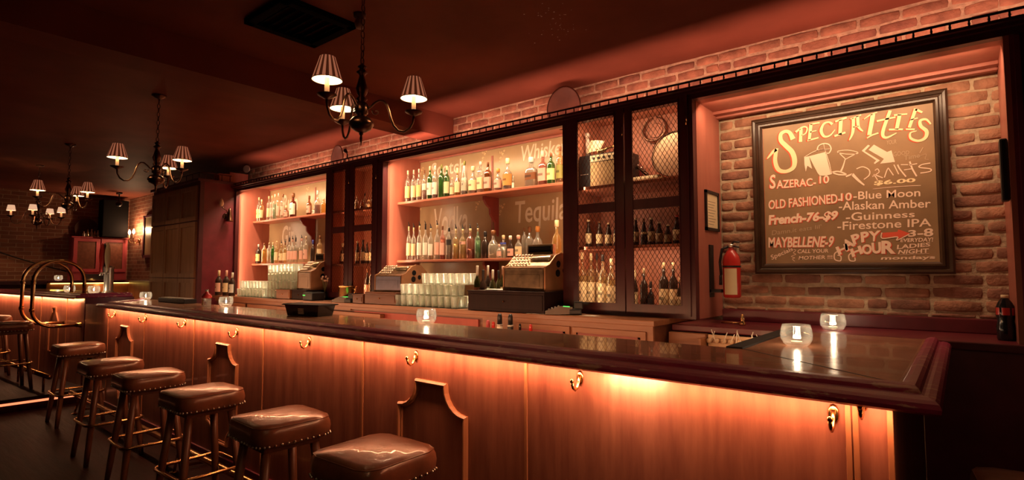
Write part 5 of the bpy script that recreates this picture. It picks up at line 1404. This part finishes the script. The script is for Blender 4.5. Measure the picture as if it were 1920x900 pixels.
tl2('happy_hour_shadow', [(b, [(x+10, y+6) for x, y in q]) for b, q in HH], M['chalkred'], *S2, bold=.05)
tl2('happy_hour', HH, M['chalk2'], *S2, bold=.045, dy=.001)
strokes('happy_hour_curls', [([(830, 690), (775, 720), (775, 780), (830, 795), (835, 750), (800, 740)], 12), ([(950, 710), (915, 740), (925, 790), (975, 795), (975, 760)], 12)], M['chalk2'], *S2)
poly_fill('hour_arrow_fill', [[(1250, 515), (1400, 505), (1410, 480), (1525, 520), (1400, 580), (1400, 550), (1250, 565)]], M['chalkred'], *S2)
strokes('hour_arrow_edge', [([(1245, 512), (1250, 570), (1400, 555), (1395, 590), (1525, 525)], 10)], M['chalk2'], *S2, dy=.001)
tl2('hours_list', [('3-8', [(1508, 555), (1760, 550), (1760, 465), (1508, 490)]), ('EVERYDAY!', [(1430, 608), (1755, 603), (1760, 560), (1435, 572)]), ('LADIES', [(1395, 680), (1730, 650), (1730, 610), (1400, 635)]), ('NIGHT', [(1405, 728), (1715, 715), (1715, 670), (1420, 685)]), ('mondays', [(1230, 795), (1780, 785), (1780, 740), (1245, 750)])], M['chalk2'], *S2, bold=.025)
strokes('hours_underline', [([(1425, 735), (1580, 728), (1720, 722)], 4)], M['chalk2'], *S2)
# fire extinguisher
ex, ey = U(1372, 510, y=3.50).x, 3.50
t = thing('fire_extinguisher', 'red fire extinguisher with label hanging beside the large wire cabinet', 'fire extinguisher', (ex, ey, 1.24))
z0, z1 = U(1372, 558, y=ey).z, U(1372, 464, y=ey).z
hh = z1-z0
MB().lathe([(.045, z0), (.052, z0+.01), (.052, z0+hh*.72), (.046, z0+hh*.82), (.028, z0+hh*.92), (.016, z0+hh*.96), (.016, z1)], (ex, ey, 0), 24).build('cylinder', M['ext_red'], t)
MB().lathe([(.018, z1), (.018, z1+.02)], (ex, ey, 0), 12).build('valve', M['silver'], t)
MB().tube([(ex, ey, z1+.018), (ex+.02, ey-.01, z1+.034), (ex+.055, ey-.02, z1+.03)], .006, 8).tube([(ex, ey, z1+.01), (ex+.05, ey-.02, z1+.0)], .005, 8).build('handle', M['black'], t)
MB().tube([(ex-.01, ey, z1+.01), (ex-.05, ey-.02, z1-.01), (ex-.064, ey-.02, z1-.09), (ex-.058, ey-.02, z0+hh*.45)], .008, 8).build('hose', M['black'], t)
MB().lathe([(.010, z0+hh*.25), (.008, z0+hh*.45)], (ex-.062, ey-.02, 0), 10).build('nozzle', M['black'], t)
MB().lathe([(.0535, z0+hh*.60), (.0535, z0+hh*.635)], (ex, ey, 0), 24, caps=False).build('strap', M['black'], t)
vs = []; fs = []
for k in range(13):
    a = -1.45+(k/12-.5)*1.5
    for z in (z0+.02, z0+hh*.58): vs.append((ex+.0528*math.cos(a), ey+.0528*math.sin(a), z))
fs = [[2*k, 2*k+2, 2*k+3, 2*k+1] for k in range(12)]
MB().add(vs, fs, 0, True).build('label', M['cream'], t)
MB().box(-1.232, ex-.055, ey-.03, ey+.03, z0+.03, z0+.05).box(-1.232, -1.222, ey-.03, ey+.03, z0, z1+.02).build('wall_bracket', M['black'], t)
# licence frame on the cabinet end
t = thing('framed_licence', 'small black framed certificate on the wire cabinet end panel', 'picture', (-1.23, 3.53, 1.79))
ya, yb, za, zb_ = 3.412, 3.648, 1.668, 1.922
MB().box(-1.232, -1.218, ya, yb, za, za+.018).box(-1.232, -1.218, ya, yb, zb_-.018, zb_).box(-1.232, -1.218, ya, ya+.018, za, zb_).box(-1.232, -1.218, yb-.018, yb, za, zb_).build('frame', M['black'], t)
MB().box(-1.232, -1.226, ya+.018, yb-.018, za+.018, zb_-.018).build('certificate', M['cream'], t)
lm = MB()
for k in range(9): lm.box(-1.2262, -1.2256, ya+.05, yb-.05-.02*(k % 3), zb_-.07-k*.018, zb_-.067-k*.018)
lm.build('print', M['grey'], t)
# slim black speaker
sp = MB().box(.150, .178, 3.262, 3.33, 1.72, 2.0, .008).build('wall_speaker', M['black']); tag(sp, 'slim black speaker bar fixed on the right edge of the niche', 'speaker')
# cola bottle
bx, by = 0.10, 3.42
bx = U(1887, 620, y=3.42).x
t = thing('cola_bottle', 'dark soda bottle with pale cap on the ledge at the right edge', 'bottle', (bx, by, 1.0905))
zt_ = U(1887, 553, y=by).z
h_ = zt_-1.0905
MB().lathe([(.030, 1.0905), (.033, 1.10), (.034, 1.0905+h_*.3), (.029, 1.0905+h_*.42), (.034, 1.0905+h_*.55), (.034, 1.0905+h_*.72), (.024, 1.0905+h_*.84), (.012, 1.0905+h_*.93), (.012, 1.0905+h_*.95)], (bx, by, 0), 20, rib=.03, ribn=6).build('bottle_body', M['blackgloss'], t)
MB().lathe([(.0345, 1.0905+h_*.56), (.0345, 1.0905+h_*.72)], (bx, by, 0), 20, caps=False).build('label', M['ext_red'], t)
MB().lathe([(.014, zt_-.014), (.014, zt_)], (bx, by, 0), 14).build('cap', M['cream'], t)

# ================================================================== DISPLAY IN THE LARGE CABINET
t = thing('guitar_amplifier', 'small beige guitar amplifier behind the upper left wire door', 'amplifier', (-1.96, 3.5, 2.003))
MB().box(-2.13, -1.76, 3.38, 3.60, 2.003, 2.245, .008).build('cabinet', M['black'], t)
MB().box(-2.03, -1.765, 3.374, 3.38, 2.015, 2.185, .002).build('grille_cloth', pmat((.42, .27, .12)), t)
MB().box(-2.03, -1.765, 3.372, 3.38, 2.19, 2.235, .002).build('control_panel', M['cream'], t)
for k in range(6): MB().lathe([(.010, 0), (.008, .012)], n=10, M4=Matrix.Translation((-2.0+k*.042, 3.372, 2.212)) @ Matrix.Rotation(PI/2, 4, 'X')).build('knob', M['black'], t)
MB().box(-2.115, -2.05, 3.376, 3.38, 2.105, 2.109).build('side_badge', M['silver'], t)
t = thing('trumpet', 'old brass trumpet lying on top of the guitar amplifier', 'trumpet', (-1.85, 3.45, 2.246))
MB().tube([(-1.93, 3.44, 2.29), (-1.85, 3.44, 2.30), (-1.78, 3.45, 2.275), (-1.75, 3.45, 2.27)], .007, 8).tube([(-1.93, 3.47, 2.262), (-1.80, 3.46, 2.262), (-1.78, 3.45, 2.275)], .006, 8).build('tubing', M['brass'], t)
MB().lathe([(.007, 0), (.010, .03), (.018, .055), (.038, .075), (.037, .076)], n=16, caps=False, M4=Matrix.Translation((-1.92, 3.44, 2.29)) @ Matrix.Rotation(-PI/2-.3, 4, 'Y')).build('bell', M['brass'], t)
for k in range(3): MB().lathe([(.008, 0), (.008, .06), (.011, .062), (.011, .066)], (-1.87+k*.022, 3.45, 2.25), 10).build('valve', M['brass'], t)
t = thing('sheet_music', 'yellowed song sheet curled against a cherub figurine behind the wire door', 'paper', (-2.05, 3.42, 2.245))
vs = []
for k in range(7):
    u = k/6; vs += [(-2.09+u*.11, 3.42-.02*math.sin(u*PI), 2.265+.01*u), (-2.065+u*.115, 3.44-.02*math.sin(u*PI), 2.365-.02*u)]
MB().add(vs+[(a, b+.001, c) for a, b, c in vs], [[2*k, 2*k+2, 2*k+3, 2*k+1] for k in range(6)]+[[14+2*k, 15+2*k, 17+2*k, 16+2*k] for k in range(6)]).build('sheet', M['cream'], t)
MB().tube([(-2.09, 3.44, 2.245), (-2.09, 3.45, 2.33), (-2.10, 3.45, 2.39)], [.016, .022, .012], 8).sphere((-2.10, 3.45, 2.41), .022, 8).build('figurine', M['old_paper'], t)
t = thing('round_plaque', 'round horseshoe-shaped bronze plaque on the cabinet back wall', 'plaque', (-1.72, 3.70, 2.33))
wr = [(-1.68+.088*math.cos(a), 3.693, 2.435+.088*math.sin(a)) for a in [math.radians(d) for d in range(100, 441, 17)]]
MB().tube(wr, [.012+.022*math.sin(PI*i/(len(wr)-1)) for i in range(len(wr))], 10, flat=.35).build('horseshoe', M['brown_metal'], t)
MB().lathe([(.055, 0), (.05, .004)], n=20, M4=Matrix.Translation((-1.68, 3.708, 2.43)) @ Matrix.Rotation(PI/2, 4, 'X')).build('plaque_disc', M['cab_in'], t)
t = thing('drum', 'round pale drum head leaning against the cabinet side', 'drum', (-1.42, 3.6, 2.003))
Mx = Matrix.Translation((-1.42, 3.46, 2.165)) @ Matrix.Rotation(PI/2-.12, 4, 'X')
MB().lathe([(.152, 0), (.152, .05), (.145, .052), (.001, .054)], n=40, M4=Mx).build('drum_skin', pmat((.66, .40, .24)), t)
MB().lathe([(.153, .035), (.158, .04), (.158, .055), (.150, .058)], n=40, caps=False, M4=Mx).build('hoop', M['brown_metal'], t)
t.name = 'drum'
sc1 = MB().tube([(-1.84, 3.42, 2.028), (-1.60, 3.42, 2.028), (-1.50, 3.42, 2.028)], .025, 14).tube([(-1.845, 3.42, 2.028), (-1.835, 3.42, 2.028)], .028, 14).tube([(-1.505, 3.42, 2.028), (-1.495, 3.42, 2.028)], .028, 14).build('paper_scroll', M['cream'])
tag(sc1, 'rolled cream paper scroll lying behind the upper right wire door', 'scroll')
cl_ = thing('clarinet', 'dark clarinet leaning behind the paper scroll in the wire cabinet', 'clarinet', (-1.8, 3.55, 2.003))
MB().tube([(-1.86, 3.62, 2.30), (-1.80, 3.58, 2.19), (-1.66, 3.54, 2.07), (-1.62, 3.53, 2.045)], [.007, .011, .013, .022], 10).build('barrel', M['bronze'], cl_)
for k in range(7):
    f_ = k/6; MB().sphere((-1.82+.15*f_, 3.56-.02*f_, 2.225-.13*f_), .007, 8).build('key', M['silver'], cl_)
t = thing('wooden_case', 'dark angular instrument case at the back left of the upper right compartment', 'case', (-1.83, 3.62, 2.003))
MB().prism([(-1.95, 2.004), (-1.68, 2.004), (-1.84, 2.26), (-1.95, 2.30)], lambda p: (p[0], 3.62, p[1]), lambda p: (p[0], 3.70, p[1])).build('case_body', M['bracket'], t)
MB().box(-1.92, -1.72, 3.612, 3.62, 2.03, 2.04).build('case_trim', M['brass'], t)

# ================================================================== ABOVE THE CORNICE, CEILING
def tray(px, py, r, lab, tilt, y=3.56, squash=1.0):
    p = U(px, py, y=y)
    Mx = Matrix.Translation((p.x, y, p.z)) @ Matrix.Rotation(tilt, 4, 'Y') @ Matrix.Rotation(PI/2+.12, 4, 'X') @ Matrix.Scale(squash, 4, (1, 0, 0))
    t = thing('round_tray', lab, 'tray', (p.x, y, 2.50))
    MB().lathe([(r, -.006), (r*1.02, .004), (r*.96, .004), (r*.90, -.004), (.001, -.004)], n=32, M4=Mx).build('disc', M['disc'], t)
    MB().lathe([(r*1.02, .0), (r*1.03, .006), (r*.99, .007)], n=32, caps=False, M4=Mx).build('rim', M['bronze'], t)
    return t
M['disc'] = plain('brown_disc', (0.08, 0.03, 0.02), 0.35, 0.2, var=.3, vscale=6)
tray(1057, 203, .165, 'brown round tray standing on the cornice above the large wire cabinet', .25, squash=.95)
tray(632, 300, .17, 'brown oval tray leaning on the cornice above the slim cabinet', .45, squash=.72)
p = U(463, 317, y=3.5)
t = thing('spot_lamp', 'small round chrome lamp head on the cornice above the left bay', 'lamp', (p.x, 3.5, 2.50))
MB().lathe([(.001, -.03), (.035, -.022), (.05, 0), (.052, .01), (.045, .012), (.001, .006)], n=18, M4=Matrix.Translation((p.x, 3.5, p.z)) @ Matrix.Rotation(PI/2, 4, 'X') @ Matrix.Rotation(.5, 4, 'Y')).build('reflector', M['silver'], t)
MB().tube([(p.x, 3.52, 2.50), (p.x, 3.53, p.z)], .006, 8).build('stem', M['black'], t)
p = U(662, 293, y=3.3)
t = thing('clip_lamp', 'tiny dark clip-on spotlight fixed to the cornice rail', 'lamp', (p.x, 3.25, 2.565))
MB().tube([(p.x, 3.228, 2.562), (p.x-.01, 3.24, 2.60), (p.x-.04, 3.25, 2.63)], .006, 6).build('bracket', M['black'], t)
MB().lathe([(.010, 0), (.018, .03), (.02, .045)], n=12, M4=Matrix.Translation((p.x-.035, 3.25, 2.63)) @ Matrix.Rotation(-.9, 4, 'Y')).build('head', M['black'], t)
# gallery rail and picture box above the cupboard
t = thing('box_stack', 'pale boxes behind the gallery rail above the burgundy cupboard', 'boxes', (-7.6, 3.3, 2.587))
MB().box(-7.95, -7.60, 3.30, 3.55, 2.587, 2.76, .004).build('box', M['bay_side'], t)
MB().box(-7.62, -7.45, 3.10, 3.30, 2.587, 2.70, .004).build('box', M['cab_in'], t)
t = thing('gallery_rail', 'low metal gallery rail around the top of the tall cupboard', 'rail', (-7.36, 3.0, 2.587))
MB().tube([(-8.8, 2.84, 2.665), (-7.40, 2.84, 2.665), (-7.36, 2.88, 2.665), (-7.36, 3.22, 2.665)], .006, 6).build('top_rail', M['frame'], t)
for (x_, y_) in [(-8.6+.2*k, 2.84) for k in range(7)]+[(-7.36, 2.9), (-7.36, 3.0), (-7.36, 3.1), (-7.36, 3.2)]:
    MB().tube([(x_, y_, 2.587), (x_, y_, 2.665)], .005, 6).build('baluster', M['frame'], t)
# ceiling vent
t = thing('ceiling_vent', 'dark square ceiling air vent with slats at upper left', 'vent', (-3.0, 1.55, ZC))
vx0, vx1, vy0, vy1 = -3.24, -2.78, 1.46, 1.92
MB().box(vx0, vx1, vy0, vy0+.05, ZC-.035, ZC, .004).box(vx0, vx1, vy1-.05, vy1, ZC-.035, ZC, .004).box(vx0, vx0+.05, vy0, vy1, ZC-.035, ZC, .004).box(vx1-.05, vx1, vy0, vy1, ZC-.035, ZC, .004).build('frame', M['deadblack'], t)
for k in range(7):
    MB().box(vx0+.05, vx1-.05, -.022, .022, -.0015, .0015, M4=Matrix.Translation((0, vy0+.08+k*.052, ZC-.016)) @ Matrix.Rotation(.6, 4, 'X')).build('slat', M['deadblack'], t)
t = thing('ceiling_sensor', 'small pale ceiling spotlight beside the near chandelier chain', 'sensor', (-2.66, 1.86, ZC))
MB().lathe([(.035, ZC), (.035, ZC-.02), (.022, ZC-.035)], (-2.66, 1.86, 0), 16).build('base', M['disc'], t)
MB().lathe([(.022, ZC-.03), (.030, ZC-.055), (.022, ZC-.085), (.001, ZC-.09)], (-2.66, 1.86, 0), 16).build('head', pmat((.30, .16, .12)), t)

# sconce on the cupboard end
t = thing('wall_sconce', 'bronze bell-shaped candle sconce on the burgundy cupboard end', 'sconce', (-7.335, 3.12, 2.1))
sx_ = -7.325
MB().lathe([(.045, 0), (.047, .006), (.034, .03), (.026, .08), (.022, .13), (.014, .16), (.004, .175)], (sx_+.055, 3.17, 2.06), 16).build('bell', M['bronze'], t)
MB().tube([(sx_, 3.15, 2.13), (sx_+.05, 3.15, 2.14), (sx_+.06, 3.13, 2.20), (sx_+.06, 3.09, 2.22), (sx_+.06, 3.07, 2.25)], .006, 8).build('arm', M['bronze'], t)
MB().lathe([(.010, 2.245), (.024, 2.27), (.026, 2.29), (.016, 2.325), (.002, 2.35)], (sx_+.06, 3.065, 0), 14).build('glass_flame', pmat((.75, .55, .40), .3), t)
MB().lathe([(.04, 0), (.035, .012)], n=16, M4=Matrix.Translation((sx_-.008, 3.15, 2.13)) @ Matrix.Rotation(PI/2, 4, 'Y')).build('backplate', M['bronze'], t)

# ================================================================== FAR ROOM
t = thing('far_ledge', 'far drinks ledge with glowing yellow strip below it', 'ledge', (-12.4, 2.7, 1.2))
MB().box(-13.14, -12.25, 2.35, 3.73, 1.225, 1.265, .005).build('top', M['burgundy'], t)
MB().box(-12.50, -12.46, 2.35, 3.73, 0, 1.225).build('front_panel', M['front'], t)
MB().tube([(-12.43, 2.4, 1.212), (-12.43, 3.70, 1.212)], .010, 6).build('rope_light', M['yrope'], t)
MB().box(-12.25, -8.97, 3.45, 3.73, 1.225, 1.265, .005).build('side_top', M['burgundy'], t)
MB().box(-12.46, -8.97, 3.58, 3.61, 0, 1.225).build('side_panel', M['front'], t)
t = thing('bar_ledge', 'dark far ledge running left below the brick wall', 'ledge', (-12.8, .5, 1.2))
MB().box(-13.14, -12.35, YN+.1, 2.34, 1.20, 1.26, .005).build('top', M['frame'], t)
MB().box(-12.7, -12.66, YN+.1, 2.34, 0, 1.20).build('front_panel', M['burgundy_dark'], t)
# pink-red cabinet
t = thing('red_wall_cabinet', 'pinkish red cupboard with two wire doors on the far brick wall', 'cabinet', (-12.95, 3.2, 1.28))
MB().box(-13.14, -12.90, 2.78, 3.66, 1.266, 2.07).build('carcass', M['pink'], t)
MB().box(-13.14, -12.87, 2.76, 3.68, 2.07, 2.09, .004).build('top_board', M['pink'], t)
for y0 in (2.80, 3.23):
    d = MB().box(-12.90, -12.88, y0, y0+.06, 1.42, 2.06).box(-12.90, -12.88, y0+.35, y0+.41, 1.42, 2.06).box(-12.90, -12.88, y0+.06, y0+.35, 2.0, 2.06).box(-12.90, -12.88, y0+.06, y0+.35, 1.42, 1.48).build('door', M['pink'], t)
    MB().box(-12.899, -12.893, y0+.06, y0+.35, 1.48, 2.0).build('door_panel', M['counter_dark'], d)
MB().box(-12.902, -12.885, 2.95, 3.45, 1.27, 1.38).build('open_slot', M['blackmat'], t)
tv = MB().box(-13.05, -12.75, 3.20, 3.62, 2.10, 2.82, .01).build('loudspeaker', M['deadblack']); tag(tv, 'tall black loudspeaker above the pinkish red cupboard in the corner', 'speaker')
hm = thing('arched_crest', 'dark arched panel leaning above the pinkish red cupboard', 'panel', (-13.1, 3.05, 2.09))
ap = [(2.86, 2.091), (3.19, 2.091), (3.19, 2.33)]+[(3.03+.18*math.cos(a), 2.28+.17*math.sin(a)) for a in [PI*k/12 for k in range(2, 12)]]+[(2.84, 2.28)]
MB().prism(ap, lambda p: (-13.10, p[0], p[1]), lambda p: (-13.07, p[0], p[1])).build('panel_face', M['disc'], hm)
for k, (y_, hgt, c_) in enumerate(((2.96, .10, 'silver'), (3.02, .14, 'reg_bright'), (3.08, .15, 'silver'), (3.13, .12, 'reg_bright'), (3.18, .14, 'silver'))):
    b_ = MB().lathe([(.022, 0), (.024, .01), (.024, hgt*.6), (.010, hgt*.75), (.010, hgt)], (-12.94, y_, 2.091), 10).build('trophy_cup', M[c_])
    tag(b_, f'small silvery cup on the red cupboard top, {ORD[k]} from the left', 'cup', 'small cups on the red cupboard')
# picture frame + twin sconce on the side wall
t = thing('framed_mirror', 'framed pale mirror on the side brick wall beside the tall cupboard', 'picture', (-12.0, 3.73, 1.9))
xa, xb = U(270, 440, y=3.72).x, U(296, 440, y=3.72).x
zb0, zt0 = 1.69, 2.50
MB().box(xa, xb, 3.70, 3.735, zb0, zb0+.05).box(xa, xb, 3.70, 3.735, zt0-.04, zt0).box(xa, xa+.05, 3.70, 3.735, zb0, zt0).box(xb-.05, xb, 3.70, 3.735, zb0, zt0).build('frame', M['burgundy_dark'], t)
MB().box(xa+.05, xb-.05, 3.715, 3.735, zb0+.05, zt0-.04).build('panel', M['bay_back'], t)
p = U(253, 445, y=3.66)
t = thing('twin_sconce', 'bright twin-armed wall sconce on the side brick wall', 'sconce', (p.x, 3.66, 2.1))
for k, dx in enumerate((-.12, .12)):
    s_ = MB().tube([(p.x, 3.735, 2.02), (p.x+dx*.4, 3.64, 1.97), (p.x+dx, 3.60, 2.02), (p.x+dx, 3.60, 2.08)], .008, 8).build('arm', M['brass'], t)
    MB().lathe([(.012, 2.08), (.012, 2.15)], (p.x+dx, 3.60, 0), 10).build('candle_sleeve', M['sleeve'], s_)
    MB().lathe([(.008, 2.15), (.022, 2.18), (.020, 2.21), (.003, 2.25)], (p.x+dx, 3.60, 0), 10).build('bulb', M['bulb'], s_)
    plight('sconce_light', t, (dx, -.06, .15), 9, (1, .58, .3), .02)
MB().lathe([(.05, 0), (.04, .02)], n=14, M4=Matrix.Translation((p.x, 3.74, 2.03)) @ Matrix.Rotation(PI/2, 4, 'X')).build('backplate', M['brass'], t)
# ceiling spot in the far room
t = thing('ceiling_spotlight', 'small black ceiling spotlight in the far room corner', 'spotlight', (-12.2, 3.3, ZC))
MB().box(-12.28, -12.12, 3.27, 3.33, ZC-.03, ZC, .004).tube([(-12.2, 3.3, ZC-.03), (-12.2, 3.3, ZC-.17)], .01, 6).build('mount', M['black'], t)
MB().sphere((-12.2, 3.3, ZC-.21), .055, 12).build('head', M['black'], t)
# sloping cable on the far wall
cb = MB().tube([(-13.12, 1.0+.16*k, 2.15-.085*k+.006*k*k*.3) for k in range(12)], .012, 6).build('wall_cable', M['blackmat']); tag(cb, 'dark cable sagging diagonally across the far brick wall', 'cable')

# beer tap tower on the raised bar
tx, ty = U(203, 545, y=2.14).x, 2.14
t = thing('beer_tap_tower', 'chrome beer tap tower with dark handles on the raised bar', 'beer tap', (tx, ty, 1.155))
MB().lathe([(.066, 1.1555), (.066, 1.165), (.054, 1.175), (.050, 1.19), (.050, 1.45), (.055, 1.46), (.050, 1.48), (.015, 1.49)], (tx, ty, 0), 20).build('column', M['silver'], t)
for k, a in enumerate((-150, -90, -30)):
    a = math.radians(a); ca, sa = math.cos(a), math.sin(a)
    s_ = MB().tube([(tx+.036*ca, ty+.036*sa, 1.40), (tx+.085*ca, ty+.085*sa, 1.405), (tx+.095*ca, ty+.095*sa, 1.37)], .008, 8).build('spout', M['silver'], t)
    MB().lathe([(.007, 1.41), (.014, 1.47), (.026, 1.53), (.032, 1.60), (.028, 1.68), (.018, 1.74), (.003, 1.77)], (tx+.078*ca, ty+.078*sa, 0), 12).build('tap_handle', [M['black'], M['ext_red'], M['cream']][k], s_)
